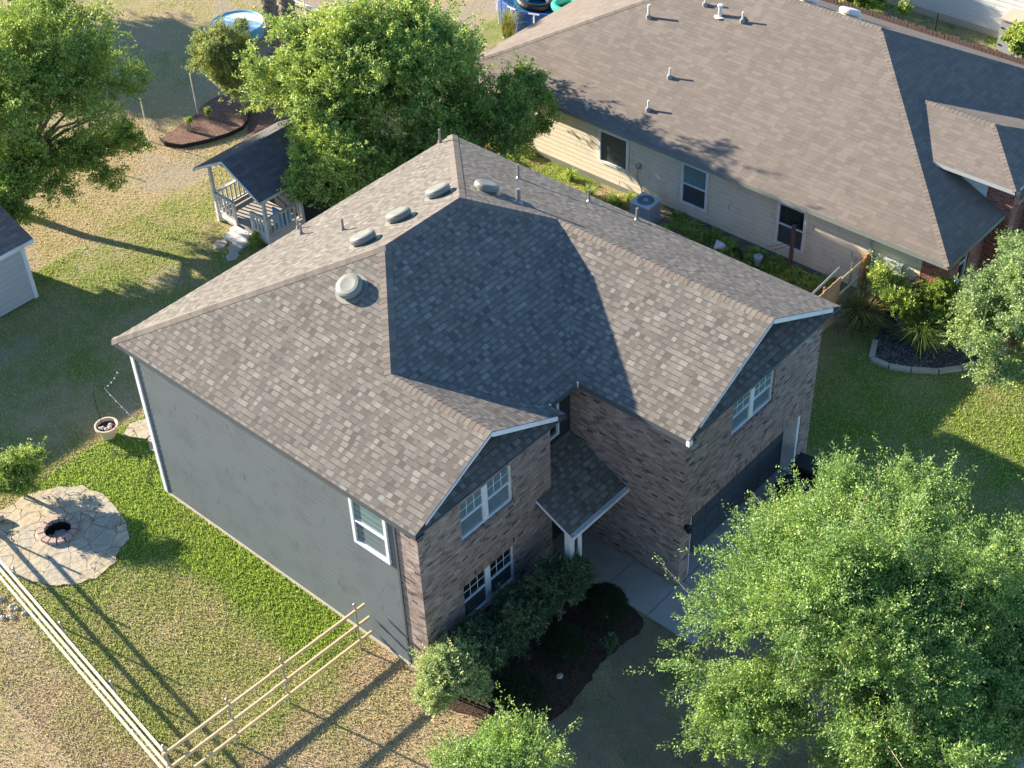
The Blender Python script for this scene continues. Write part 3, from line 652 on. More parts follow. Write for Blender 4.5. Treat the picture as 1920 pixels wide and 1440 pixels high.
b=MB(); b.box(4.18,4.26,-1.10,-1.04,.1,ze-.11); b.build('downspout',m_white,house)
# wall lamp
b=MB(); b.box(6.16,6.24,-g-.03,-g,1.98,2.1); b.lathe([(.05,0),(.075,.05),(.075,.2),(.03,.25)],(6.2,-g-.12,1.92),12); b.box(6.18,6.22,-g-.12,-g-.02,2.06,2.09); b.build('wall_lamp',m_black,house)
# roof vents and pipes
def on(plane,x,y):
    if plane=='B': z=He+pf*(D+o_-y); n=Vector((0,pf,1))
    elif plane=='L': z=He+px*(x-xa); n=Vector((-px,0,1))
    elif plane=='R': z=He+px*(xb-x); n=Vector((px,0,1))
    return Vector((x,y,z)),n.normalized()
def dome(parent,P,n,s=1.,name='roof_vent',mat=None):
    b=MB(); b.lathe([(.42*s,-.012),(.42*s,.006),(.24*s,.008),(.24*s,.05*s),(.31*s,.05*s),(.335*s,.075*s),(.335*s,.15*s),(.315*s,.195*s),(.27*s,.22*s),(.2*s,.228*s),(.1*s,.222*s),(0.0001,.22*s)],P,36,n); return b.build(name,mat or m_vent,parent)
for pl,x,y in (('B',7.52,6.22),('B',6.12,6.25),('B',4.85,6.22),('R',8.60,5.62),('L',3.40,5.20)): dome(roof,*on(pl,x,y))
def vpipe(parent,P,n,r=.035,hh=.36,mat=None,name='vent_pipe',cone=True):
    b=MB(); P=Vector(P); b.tube([P-Vector((0,0,.05)),P+Vector((0,0,hh))],r,10); b.lathe([(r*2.3,-.02),(r*2.0,.02),(r*1.1,.09)],P,12,n); return b.build(name,mat or m_pipe,parent)
for pl,x,y,r,hh in (('B',11.5,10.12,.035,.45),('B',5.63,7.92,.035,.36),('B',5.5,9.5,.035,.34),('B',5.9,10.1,.035,.3),('R',10.77,6.43,.035,.45),('R',8.84,4.71,.06,.42),('R',11.5,4.54,.035,.38),('R',11.75,3.1,.035,.38)):
    P_,n_=on(pl,x,y); vpipe(roof,P_,n_,r,hh)

# ---------------------------------------------------------------- neighbour house
nb=thing('tan_house','single-storey house with cream siding, red brick front and broad brown hip roof','house',(25,6,0))
ez=2.65;k=6.4;pn=.45;nx0=18.8;nx1=30.85;ny0=-2.8;ny1=16.4;rz_=ez+pn*k;rx=nx0+k
a=Vector((nx0,ny0,ez));b_=Vector((nx1,ny0,ez));c=Vector((nx1,ny1,ez));d=Vector((nx0,ny1,ez));r1=Vector((rx,ny0+k,rz_));r2_=Vector((rx,ny1-k,rz_))
b=MB(); b.poly([a,r1,r2_,d][::-1] if ((r1-a).cross(r2_-a)).z<0 else [a,r1,r2_,d]); b.poly([a,b_,r1]); b.poly([b_,c,r2_,r1]); b.poly([c,d,r2_])
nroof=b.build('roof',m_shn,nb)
b=MB(); edge_board(b,a,d,.02,(1,0,0),-.008,.14); edge_board(b,a,b_,.02,(0,1,0),-.008,.14); edge_board(b,c,d,.02,(0,-1,0),-.008,.14); edge_board(b,b_,c,.02,(-1,0,0),-.008,.14)
b.poly([(nx0,ny0,ez-.14),(nx0,ny1,ez-.14),(nx1,ny1,ez-.14),(nx1,ny0,ez-.14)])
b.build('fascia',paint('fascia_grey_green',(.22,.24,.22),.1,.6),nroof)
caps(nroof,[(a,r1,(-pn,0,1),(0,-pn,1)),(r1,r2_,(-pn,0,1),(pn,0,1)),(d,r2_,(-pn,0,1),(0,pn,1)),(b_,r1,(pn,0,1),(0,-pn,1))],m_shn,.14,.143)
# small hipped wing over the front porch
wz=3.78;wx0=21.8;wx1=25.64;wy=-3.12;wrz=wz+.36*1.92;wrx=(wx0+wx1)/2
ys=lambda z:ny0+(z-ez)/pn
e0=(wx0,ys(wz),wz);e1=(wx1,ys(wz),wz);q0=(wrx,ys(wrz),wrz);h0=(wrx,wy+1.8,wrz);c0=(wx0,wy,wz);c1=(wx1,wy,wz)
b=MB(); b.poly([e0,c0,h0,q0]); b.poly([c0,c1,h0]); b.poly([c1,e1,q0,h0]); wr=b.build('porch_roof',m_shn,nb)
caps(wr,[(c0,h0,(-.36,0,1),(0,-.36,1)),(h0,q0,(-.36,0,1),(.36,0,1)),(c1,h0,(.36,0,1),(0,-.36,1))],m_shn,.14,.143)
b=MB(); edge_board(b,e0,c0,.03,(1,0,0),-.006,.13); edge_board(b,c0,c1,.03,(0,1,0),-.006,.13); b.poly([(wx0,wy,wz-.13),(wx0,ys(wz)+.1,wz-.13),(wx1,ys(wz)+.1,wz-.13),(wx1,wy,wz-.13)]); b.build('fascia',m_gs,wr)
b=MB(); wall(b,'x',22.2,-2.1,-.2,ez,wz-.13,(),.1,-1); b.build('panel_wall',m_whs,nb)
b=MB(); wall(b,'x',22.2,-2.95,-2.1,0,wz-.13,(),.1,-1); wall(b,'y',-2.95,22.2,22.65,0,wz-.13,(),.1,-1); wall(b,'x',22.65,-2.95,-2.3,0,wz-.13,(),.1,1); wall(b,'y',-2.25,22.65,31,0,ez-.1,(),.1,-1)
wall(b,'y',-2.3,19.3,22.2,0,ez-.14,[(20.72,21.3,.55,2.0)],.09,-1); wall(b,'x',19.3,-2.3,-1.75,0,ez-.14,(),.1,-1); wall(b,'x',30.4,-2.3,15.9,0,ez-.14,(),.1,1); wall(b,'y',-2.95,25.0,25.45,0,wz-.13,(),.1,-1); wall(b,'x',25.0,-2.95,-2.3,0,wz-.13,(),.1,-1)
b.build('brick_wall',m_red,nb)
window(nb,(20.72,-2.23,.55),(1,0,0),(0,-1,0),.58,1.45,1,None,panes=[m_glass,m_glass])
b=MB(); lap_wall(b,(19.3,-1.75,0),(19.3,15.9,0),.2,ez-.14,(-1,0,0)); lap_wall(b,(19.3,15.9,0),(30.4,15.9,0),.2,ez-.14,(0,1,0)); b.build('siding_wall',m_cream,nb)
b=MB(); b.box(19.27,19.31,-1.75,15.93,-.3,.195); b.build('foundation',paint('slab_green_grey',(.2,.2,.17),.2,.9),nb)
for (ya,yb_,za,zb_,md,pn_) in ((9.12,10.40,.86,2.16,False,[m_teal]),(5.88,6.95,.6,2.2,True,[m_screen,m_teal]),(2.18,3.25,.6,2.2,True,[m_screen,m_glass])):
    window(nb,(19.26,yb_,za),(0,-1,0),(-1,0,0),yb_-ya,zb_-za,1,None,trim=.09,proud=.03,mid=md,panes=pn_ if len(pn_)>1 else [m_screen])
b=MB(); b.box(19.18,19.28,-.50,-.15,.95,1.6); b.box(19.16,19.28,-1.2,-.62,.7,1.75); b.box(19.2,19.28,-.12,-.06,.3,2.3); b.build('electric_panel',paint('panel_grey',(.38,.44,.46),.08,.5),nb)
b=MB(); b.box(19.15,19.28,8.6,8.74,1.25,1.42); b.tube([(19.2,8.66,1.25),(19.2,8.7,.9),(19.2,8.5,.5),(18.9,8.2,.3)],.02,6); b.build('disconnect_box',m_boot,nb)
def onN(x,y): return Vector((x,y,ez+pn*(x-nx0)))
for x,y,s in ((22.9,11.15,1.3),(21.15,8.92,1),(19.12,10.8,1),(19.85,8.8,1),(23.99,9.6,1),(23.85,7.98,1)):
    P_=onN(x,y); n_=Vector((-pn,0,1)).normalized(); pp_=vpipe(nroof,P_,n_,.035*s,.36*s,m_pvc); b=MB(); b.lathe([(.10,-.02),(.09,.03),(.06,.13),(.045,.14)],P_,12,n_); b.build('boot',m_boot,nroof)
b=MB(); P_=onN(23.8,8.85); b.lathe([(.2,0),(.19,.02),(.07,.03),(.065,.36),(.1,.37),(.1,.43),(0.001,.45)],P_-Vector((0,0,.03)),14); b.build('flue_vent',m_pvc,nroof)
for x,y in ((26.15,6.95),(26.1,5.3)): dome(nroof,Vector((x,y,ez+pn*(nx1-x)*k/(nx1-rx)*1.0)),Vector((pn,0,1)).normalized(),1.1,mat=m_pvc)

# ---------------------------------------------------------------- air conditioner
ac=thing('air_conditioner','grey box air conditioning condenser beside the cream siding wall','air conditioner',(18.4,7.72,0),R(2))
b=MB(); s=.36
b.box(-s,s,-s,s,.06,.74)
for kx in range(17):
    for sg in (-1,1):
        u=-s+.02+kx*(2*s-.06)/16; b.box(u,u+.02,sg*s-.012,sg*s+.012,.1,.7); b.box(sg*s-.012,sg*s+.012,u,u+.02,.1,.7)
b.build('cabinet',m_acw,ac,local=True)
b=MB(); b.box(-s-.02,s+.02,-s-.02,s+.02,.745,.79); b.build('lid',paint('ac_lid',(.55,.56,.55),.06,.5),ac,local=True)
b=MB(); b.lathe([(.001,.795),(.29,.795),(.29,.80)],(0,0,0),24); fg=b.build('fan_grille',m_acg,ac,local=True)
b=MB()
for k_ in range(14):
    a_=k_*math.pi/7; b.bar((.07*math.cos(a_),.07*math.sin(a_),.81),(.29*math.cos(a_),.29*math.sin(a_),.805),.006,.006)
for rr_ in (.12,.2,.28): b.lathe([(rr_-.005,.803),(rr_,.812),(rr_+.005,.803)],(0,0,0),24,caps=False)
b.lathe([(.08,.80),(.075,.83),(.001,.835)],(0,0,0),16); b.build('fan_guard',m_acw,fg,local=True)
b=MB(); b.box(-.45,.45,-.45,.45,0,.06); b.build('pad',m_conc,ac,local=True)

# ---------------------------------------------------------------- rail fence (left) 
m_pinew=paint('pale_pine',(.66,.57,.42),.14,.7,scale=6,dirt=(.48,.38,.26))
fn=thing('rail_fence','unfinished pine fence of three bare rails on steel posts, turning a corner','fence',(-5.85,2.25,0))
cr=(-5.85,2.25); ends=[(-.12,1.92)]; 
def post(x,y,hh=1.62,mat=m_steel,par=fn): b=MB(); b.tube([(x,y,-.2),(x,y,hh)],.028,8); b.lathe([(.034,0),(.034,.03),(.001,.045)],(x,y,hh),8); return b.build('post',mat,par)
for x in (-5.85,-4.15,-2.62,-.42): post(x,2.25-(x+5.85)*.058+.04)
dirx=Vector((.125,1,0)).normalized()
for s_ in (2.35,4.7,7.05,9.4,11.8): P_=Vector((*cr,0))+dirx*s_; post(P_.x+.05,P_.y)
for z in (.36,.90,1.44):
    b=MB(); xm=-3.0; ym=2.25-(xm+5.85)*.058-.02
    b.bar((-5.95,2.24,z),(xm,ym,z+.01),.045,.085); b.build('rail',m_pine,fn); b=MB(); b.bar((xm+.005,ym+.01,z+.012),(-.06 if z<1 else .05-.2,1.93,z),.045,.085); b.build('rail',m_pine,fn)
    b=MB(); q=Vector((*cr,z)); b.bar(q+dirx*.06-Vector((.03,0,0)),q+dirx*6.0-Vector((.03,0,0)),.05,.085); b.build('rail',m_pinew,fn); b=MB(); b.bar(q+dirx*6.01-Vector((.03,0,0)),q+dirx*12.3-Vector((.03,0,.02)),.05,.085); b.build('rail',m_pinew,fn)

# short fence between the houses
f2=thing('picket_fence','short cedar and pine fence linking the brick house to the tan house','fence',(15.5,0,0))
for z in (.35,.92,1.48):
    b=MB(); b.bar((11.95,0,z),(19.05,0,z),.04,.08); b.build('rail',m_pine,f2)
b=MB()
xx=11.9
rr=random.Random(8)
while xx<17.6: 
    hh=1.66+rr.uniform(-.02,.02); b.box(xx,xx+.128,-.052,-.024,.04,hh); xx+=.135
b.build('picket_panel',m_cedar,f2)
b=MB(); b.box(19.02,19.10,-.1,.08,0,1.72); b.box(19.10,19.24,-.13,-.095,.0,1.74); b.box(18.9,19.02,-.10,-.07,0,1.66); b.build('end_picket',m_cedar,f2)
for x in (12.1,14.5,16.9,18.45): b=MB(); b.tube([(x,.05,0),(x,.05,1.7)],.03,8); b.build('post',m_steel,f2)
b=MB(); b.tube([(15.6,.15,1.62),(18.0,.2,1.72)],.035,8); tag(b.build('steel_pipe',m_steel),'grey steel pipe laid along the top of the cedar picket fence','pipe')

# ---------------------------------------------------------------- pavilion
pv=thing('garden_pavilion','small white railed porch pavilion with dark gable roof and dark back room','pavilion',(10.8,17.6,0))
x0,x1,ya,yb_=9.45,10.95,16.35,18.95; fz=.36
b=MB(); ry=17.55;zr=3.12;zl=2.22
for (s0,s1) in ((15.9,-1),(19.2,1)):
    q=[(8.98,s0,zl),(12.7,s0,zl),(12.7,ry,zr),(8.98,ry,zr)]; q=q if s1<0 else q[::-1]; b.poly(q)
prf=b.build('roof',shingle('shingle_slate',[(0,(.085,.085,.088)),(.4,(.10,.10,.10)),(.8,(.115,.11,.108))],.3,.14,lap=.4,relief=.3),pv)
b=MB()
for s0 in (15.9,19.2):
    b.obox((8.96,s0,zl-.10),(0,ry-s0,zr-zl),(.03,0,0),(0,0,.095)); b.box(8.99,12.7,min(s0,s0+.02*(1 if s0<17 else -1)),max(s0,s0+.02*(1 if s0<17 else -1)),zl-.11,zl-.01)
b.build('fascia',m_offw,prf)
b=MB()
for s0 in (15.95,19.15):
    q=[(9.0,s0,zl-.05),(12.65,s0,zl-.05),(12.65,ry,zr-.06),(9.0,ry,zr-.06)]; b.poly(q)
b.poly([(9.55,16.4,zl+.1),(9.55,18.9,zl+.1),(9.55,ry,zr-.1)]); b.build('ceiling',m_facd,prf)
b=MB()
for i in range(10): b.box(x0+i*.153,x0+i*.153+.143,ya,yb_,fz-.035,fz)
b.box(x0+.03,x1-.03,ya+.03,yb_-.03,.08,fz-.04); b.build('deck',paint('deck_grey',(.42,.38,.33),.2,.8,scale=6),pv)
for (x,y) in ((x0,ya),(x0,yb_),(x1,ya),(x1,yb_)):
    b=MB(); b.box(x-.05,x+.05,y-.05,y+.05,0,2.3); b.build('post',m_offw,pv)
def railing(p0,p1,n,top=1.12):
    p0,p1=Vector(p0),Vector(p1); b=MB(); z=Vector((0,0,1)); b.bar(p0+z*top,p1+z*top,.11,.05); b.bar(p0+z*(fz+.12),p1+z*(fz+.12),.05,.07)
    b.bar(p0+z*(fz-.05),p1+z*(fz-.05),.03,.2)
    for i in range(n):
        q=p0+(p1-p0)*((i+.5)/n); b.bar(q+z*(fz+.155),q+z*(top-.025),.035,.06)
    b.build('railing',m_offw,pv)
railing((x0,ya+.05,0),(x0,17.1,0),4); railing((x0,18.0,0),(x0,yb_-.05,0),5); railing((x0+.05,ya,0),(x1-.05,ya,0),8); railing((x0+.05,yb_,0),(x1-.05,yb_,0),8)
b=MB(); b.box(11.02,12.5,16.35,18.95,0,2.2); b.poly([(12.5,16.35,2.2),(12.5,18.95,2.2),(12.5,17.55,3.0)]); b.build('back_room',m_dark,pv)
for y in (17.1,18.0): b=MB(); b.box(x0-.04,x0+.04,y-.04,y+.04,0,1.14); b.build('newel',m_offw,pv)
b=MB(); b.box(8.86,9.40,17.08,18.02,0,.13); b.box(9.12,9.40,17.08,18.02,.133,.25); b.build('step',m_offw,pv)
b=MB(); b.box(10.2,10.26,16.5,16.95,fz,fz+.62); b.box(10.26,10.6,16.5,16.56,fz,fz+.5); tag(b.build('plastic_board',paint('bright_blue',(.05,.3,.6),.05,.4)),'small bright blue board standing on the pavilion deck','board')
for (px_,py_,s_) in ((8.75,17.3,.35),(8.55,17.85,.3),(8.35,17.0,.28)):
    b=MB(); pts=[(px_+s_*math.cos(k*1.05+.3)*(1+.25*math.sin(k*2.1)),py_+s_*.8*math.sin(k*1.05+.3)) for k in range(6)]
    b.poly([(x,y,.03) for x,y in pts]); 
    for k in range(6): b.poly([(*pts[k],.03),(*pts[k],-.01),(*pts[(k+1)%6],-.01),(*pts[(k+1)%6],.03)])
    tag(b.build('stepping_stone',m_stone),{.35:'largest stepping stone against the pavilion steps',.3:'stepping stone at the far left foot of the pavilion steps',.28:'smallest stepping stone, farthest out on the lawn from the pavilion steps'}[s_],'stone','stepping stones by the pavilion')

# ---------------------------------------------------------------- shed at left
sh=thing('garden_shed','pale grey lap-sided shed with white corner trim and brown shingle roof','shed',(0,22,0))
b=MB(); lap_wall(b,(-3.7,20.2,0),(2.95,20.2,0),.05,2.25,(0,-1,0),.2); lap_wall(b,(2.95,20.2,0),(2.95,25.0,0),.05,2.25,(1,0,0),.2); lap_wall(b,(-3.7,20.2,0),(-3.7,25,0),.05,2.25,(-1,0,0),.2); lap_wall(b,(-3.7,25,0),(2.95,25,0),.05,2.25,(0,1,0),.2)
b.poly([(2.95,20.2,2.25),(2.95,25,2.25),(2.95,22.6,3.2)]); b.poly([(-3.7,20.2,2.25),(-3.7,25,2.25),(-3.7,22.6,3.2)]); b.build('wall',m_gs,sh)
b=MB(); zE=2.2; zR=3.23
b.poly([(-4.0,19.98,zE),(3.28,19.98,zE),(3.28,22.6,zR),(-4.0,22.6,zR)]); b.poly([(-4.0,22.6,zR),(3.28,22.6,zR),(3.28,25.22,zE),(-4.0,25.22,zE)]); srf=b.build('roof',m_shd,sh)
b=MB(); b.box(-4.0,3.28,19.96,19.985,zE-.14,zE-.005); b.obox((3.26,19.985,zE-.14),(0,2.615,zR-zE),(.025,0,0),(0,0,.135)); b.obox((3.26,25.2,zE-.14),(0,-2.6,zR-zE),(.025,0,0),(0,0,.135)); b.poly([(-4,19.98,zE-.13),(3.27,19.98,zE-.13),(3.27,20.25,zE-.13),(-4,20.25,zE-.13)]); b.build('fascia',m_white,srf)
b=MB(); b.box(2.86,2.99,20.16,20.205,.03,2.2); b.box(2.94,2.99,20.205,20.3,.03,2.2); b.build('corner_trim',m_white,sh)

# ---------------------------------------------------------------- fire pit
fp=thing('fire_pit','round sunken fire pit ringed with reddish paving blocks','fire pit',(*PIT,0))
for k_ in range(14):
    a0=k_*2*math.pi/14+.04; a1=(k_+1)*2*math.pi/14-.04; b=MB(); ri,ro_,zt_=.355,.53,.13+.008*math.sin(k_*2.7)
    P_=lambda a,r,z:(PIT[0]+r*math.cos(a),PIT[1]+r*math.sin(a),z)
    am=(a0+a1)/2
    c8=[P_(a0,ri,.0),P_(a1,ri,.0),P_(a1,ro_,.0),P_(a0,ro_,.0)]; t8=[(x,y,zt_) for x,y,z in c8]
    b.poly(t8[::-1]); 
    for i in range(4): j_=(i+1)%4; b.poly([c8[i],c8[j_],t8[j_],t8[i]])
    b.build('block',m_cap2,fp)
b=MB(); b.lathe([(.365,.04),(.36,-.2),(.33,-.36),(.001,-.36)],(*PIT,0),28,caps=False); b.build('pit_liner',m_iron,fp)
b=MB(); rr=random.Random(2)
for i in range(60):
    a_=rr.uniform(0,6.28);r__=.28*math.sqrt(rr.random()); s_=rr.uniform(.015,.045); q=Vector((PIT[0]+r__*math.cos(a_),PIT[1]+r__*math.sin(a_),-.22+s_*.5+.10*(1-r__/.28)))
    d_=Vector((rr.uniform(-1,1),rr.uniform(-1,1),rr.uniform(-.3,.5))).normalized(); b.bar(q-d_*s_,q+d_*s_*1.8,s_*.8,s_*.7)
b.lathe([(.34,-.30),(.2,-.17),(.001,-.12)],(*PIT,0),14); b.build('ash_heap',m_ash,fp)
b=MB(); b.tube([(-4.1,12.75,.12),(-3.45,12.5,.13)],.09,10); tag(b.build('log',m_bark2),'split log lying at the edge of the flagstone patio','log')

# pot with shepherd hook, string lights
pot=thing('planter_pot','round cream clay pot on the lawn behind the slate-sided wall','pot',(.38,13.02,0))
b=MB(); b.lathe([(.17,0),(.20,.05),(.27,.36),(.33,.37),(.335,.45),(.29,.45),(.27,.37),(.26,.30)],(.38,13.02,0),28,caps=False); b.build('body',m_terra,pot)
b=MB(); b.lathe([(.27,.35),(.001,.36)],(.38,13.02,0),20); b.build('soil',m_soil,pot)
for i in range(9):
    a_=rr.uniform(0,6.28);r__=.2*math.sqrt(rr.random()); b=MB(); b.lathe([(.001,-.04),(.05,-.02),(.06,.01),(.03,.04),(.001,.045)],(.38+r__*math.cos(a_),13.02+r__*math.sin(a_),.39),7,(rr.uniform(-.4,.4),rr.uniform(-.4,.4),1)); tag(b.build('pebble',m_stone),'grey pebble lying in the cream clay pot','pebble','pebbles in the clay pot')
b=MB(); hp=[(.36,13.2,.3),(.36,13.22,1.5)]+[(.36+.16*(1-math.cos(t_)),13.22-.03*t_,1.5+.2*math.sin(t_)) for t_ in np.linspace(.3,3.1,8)]
b.tube(hp,.011,6); tag(b.build('shepherd_hook',m_iron),'thin black shepherd hook standing in the cream clay pot','hook')
slt=thing('string_lights','white string lights hanging from the black hook to the house corner','string lights',(.68,13.1,1.5))
pts=[(.68+.62*t_,13.12-1.35*t_,1.55-1.5*t_-.25*math.sin(math.pi*t_)) for t_ in np.linspace(0,1,12)]
b=MB(); b.tube(pts,.008,5); pts2=[(.68+.75*t_,13.12-.2*t_,1.55+.9*t_-.2*math.sin(math.pi*t_)) for t_ in np.linspace(0,.6,5)]; b.tube(pts2,.003,4); b.build('cable',m_white,slt)
for q in pts[1:-1:1]+pts2[1:]: b=MB(); b.lathe([(.001,-.05),(.02,-.035),(.022,-.01),(.008,.01)],q,8); b.build('bulb',m_white,slt)
for i,(poly) in enumerate(([(.62,12.7),(1.05,12.95),(1.55,12.75),(1.5,12.15),(.95,12.1)],[(1.0,12.05),(1.5,12.1),(1.6,11.4),(.9,11.35),(.72,11.6)])):
    o=sheet('paving_slab',poly,.05,m_flag,.05); tag(o,('tan flagstone slab beside the clay pot' ,'grey flagstone slab tucked behind the white corner trim')[i],'paving slab')
b=MB(); hz=[(.2,11.95),(.35,11.7),(.48,11.5),(.52,11.25),(.42,11.05),(.25,11.0),(.05,10.85),(-.15,10.65),(-.1,10.4)]; b.tube([(x,y,.05+.015*math.sin(i*2)) for i,(x,y) in enumerate(hz)],.014,6); b.tube([(.2,11.95,.05),(.0,12.2,.05),(.1,12.5,.05)],.014,6); tag(b.build('garden_hose',m_iron),'dark garden hose trailing through the bright green grass','hose')

# rocks by the fence
rr=random.Random(21)
def rock(x,y,s,mat,label,cat,group,z=0):
    b=MB(); n=9; prof=[(.001,-.3*s),(.7*s,-.2*s),(s,.1*s),(.75*s,.5*s),(.3*s,.68*s),(.001,.7*s)]
    b.lathe(prof,(x,y,z),n,(rr.uniform(-.3,.3),rr.uniform(-.3,.3),1),sx=rr.uniform(.7,1.3),sm=False)
    for v in b.v: v+=Vector((rr.uniform(-.12,.12),rr.uniform(-.12,.12),rr.uniform(-.1,.1)))*s
    return tag(b.build('rock',mat),label,cat,group)
for i in range(12): rock(-5.25+rr.uniform(-.28,.3),9.75+rr.uniform(-.55,.5),rr.uniform(.06,.12),m_stone,'pale rock in the loose pile beyond the rail fence','rock','pale rocks piled beyond the rail fence')
rock(-5.45,4.35,.08,m_stone,'single pale rock alone on the dry grass outside the rail fence','rock',None)
rock(2.02,-2.25,.09,m_stone,'pale rock in the dark bed between the clipped round bushes','rock',None)

# right bed edging blocks
eb=[(17.55,-1.5),(16.74,-1.85),(16.76,-2.42),(17.02,-3.0),(17.45,-3.64),(17.98,-4.08),(18.55,-4.42),(19.3,-4.6)]
def block(p0,p1,label):
    p0=Vector((*p0,0));p1=Vector((*p1,0)); d=(p1-p0); e=d.normalized()*.015; b=MB(); b.bar(p0+e+Vector((0,0,.05)),p1-e+Vector((0,0,.05)),.17,.13); 
    return tag(b.build('edging_block',m_lime),label,'edging block','limestone blocks edging the chip bed')
lb=['long straight limestone block at the lawn end of the chip bed','short limestone block just after the corner of the chip bed','limestone block second past the corner of the chip bed','limestone block midway round the curve of the chip bed','limestone block late in the curve of the chip bed','limestone block just before the pale-leaved tree','limestone block half under the pale-leaved tree']
for i in range(7): block(eb[i],eb[i+1],lb[i])

# back bed edging strip
b=MB(); es=[(11.5,24.75),(11.38,24.3),(11.65,23.66),(12.14,23.37),(12.67,23.12),(13.28,22.93),(13.9,22.9),(14.3,23.1),(14.74,23.5)]
for i in range(len(es)-1): b.bar((*es[i],.07),(*es[i+1],.07),.03,.17)
tag(b.build('bed_edging',m_black),'black plastic edging strip curving round the reddish mulch bed','edging')
# thin posts in the back yard
for (x,y,lab,hh,lx) in ((13.53,25.05,'thin pale post at the back of the reddish mulch bed',1.75,0),(11.2,24.98,'thin pale post left of the reddish mulch bed',1.75,0),(8.93,25.1,'short thin pale post beside the big tree at the back',.75,0)):
    b=MB(); b.tube([(x,y,0),(x,y,hh)],.022,6); b.lathe([(.03,0),(.001,.03)],(x,y,hh),6); tag(b.build('yard_post',m_pvc),lab,'post','thin posts across the back yard')
# stock pool
sp_=thing('blue_tub','round light blue plastic pool on the dry back lawn','pool',(18.75,28.75,0))
b=MB(); cxp=(18.75,28.75,0); b.lathe([(1.02,0),(1.05,.3),(1.08,.52),(1.1,.54),(1.06,.56),(1.02,.53),(1.0,.40)],cxp,40,caps=False); b.build('wall',m_lblue,sp_)
b=MB(); b.lathe([(1.015,.50),(.001,.50)],cxp,40); b.build('water',m_lwater,sp_)

# palms
def palm(x,y,hh,lab,s,red=False):
    t_=thing('palm_tree',lab,'palm tree',(x,y,0),group='palm trees by the blue tub'); rp=random.Random(s)
    b=MB(); n=int(hh/.09); pts=[];rad=[]
    for i in range(n): pts.append((x,y,i*hh/n)); rad.append((.26-.05*i/n)*(1+ (.22 if i%2 else 0))*(1.25 if i<3 else 1))
    b.tube(pts,rad,12)
    for i in range(220):
        z=rp.uniform(.2,hh); a_=rp.uniform(0,6.28); q=Vector((x+.23*math.cos(a_),y+.23*math.sin(a_),z)); b.bar(q,q+Vector((.10*math.cos(a_),.10*math.sin(a_),.13)),.05,.02)
    b.build('trunk',m_palm,t_)
    b=MB()
    for i in range(34):
        a_=i*2.4; e=rp.uniform(-.5,1.0); L=rp.uniform(1.0,1.35); d=Vector((math.cos(a_)*math.cos(e),math.sin(a_)*math.cos(e),math.sin(e))); o=Vector((x,y,hh)); q=o+d*L*.6; b.bar(o,q,.03,.015)
        sd_=d.cross(Vector((0,0,1))).normalized()
        for k_ in range(-8,9):
            aa=k_*.16; dd_=(d*math.cos(aa)+sd_*math.sin(aa)).normalized(); e2=q+dd_*.75+Vector((0,0,-.2)); w_=sd_*.02+Vector((0,0,.01)); b.poly([q,(q+e2)/2+w_,e2,(q+e2)/2-w_])
    b.build('fronds',m_l4,t_)
palm(18.75,26.45,5.2,'rough-barked palm trunk nearest the light blue tub',1); palm(19.95,26.9,5.6,'palm trunk with reddish base, right of the other palm',2)
b=MB(); b.bar((21.7,30.2,.3),(21.9,25.5,.3),.06,.12); b.bar((21.72,28.0,0),(21.72,28.0,1.4),.05,.05); tag(b.build('timber_barrier',m_offw),'pale timber beam on a short post behind the palms','barrier')

# above-ground pool behind the tan house
pl=thing('frame_pool','round dark blue above-ground frame pool behind the tan house','pool',(28.0,19.7,0))
pc=(28.0,19.7,0); b=MB(); b.lathe([(2.3,0),(2.32,.55),(2.3,1.1),(2.24,1.1),(2.22,.8)],pc,48,caps=False); b.build('wall',m_blue,pl)
b=MB(); b.lathe([(2.25,.92),(.001,.92)],pc,48); b.build('water',m_water,pl)
b=MB(); b.lathe([(2.24,1.1),(2.27,1.14),(2.34,1.14),(2.36,1.09)],pc,48,caps=False); b.build('rim',m_blue,pl)
for k_ in range(14):
    a_=k_*2*math.pi/14+.35; q=Vector((pc[0]+2.4*math.cos(a_),pc[1]+2.4*math.sin(a_),0)); b=MB(); tn=Vector((-math.sin(a_),math.cos(a_),0)); b.tube([q,q+Vector((0,0,1.1))],.03,8); b.tube([q+Vector((0,0,1.13))-tn*.22,q+Vector((0,0,1.13))+tn*.22],.032,8); b.build('frame_leg',m_white,pl)
def torus(name,c_,Rr,r,mat,tilt=(0,0,1)):
    b=MB(); q=Vector((0,0,1)).rotation_difference(Vector(tilt)); n=28
    pts=[Vector(c_)+q@Vector((Rr*math.cos(k_*2*math.pi/n),Rr*math.sin(k_*2*math.pi/n),0)) for k_ in range(n+1)]
    b.tube(pts,r,10,cap=False); return b.build(name,mat)
tag(torus('swim_ring',(26.7,19.6,1.08),.6,.17,m_black,(.1,-.1,1)),'black inflatable swim ring floating in the dark blue pool','swim ring')
tag(torus('swim_ring',(27.2,18.4,1.06),.5,.16,paint('green_vinyl',(.05,.45,.3),.1,.35)),'teal inflatable swim ring floating in the dark blue pool','swim ring')

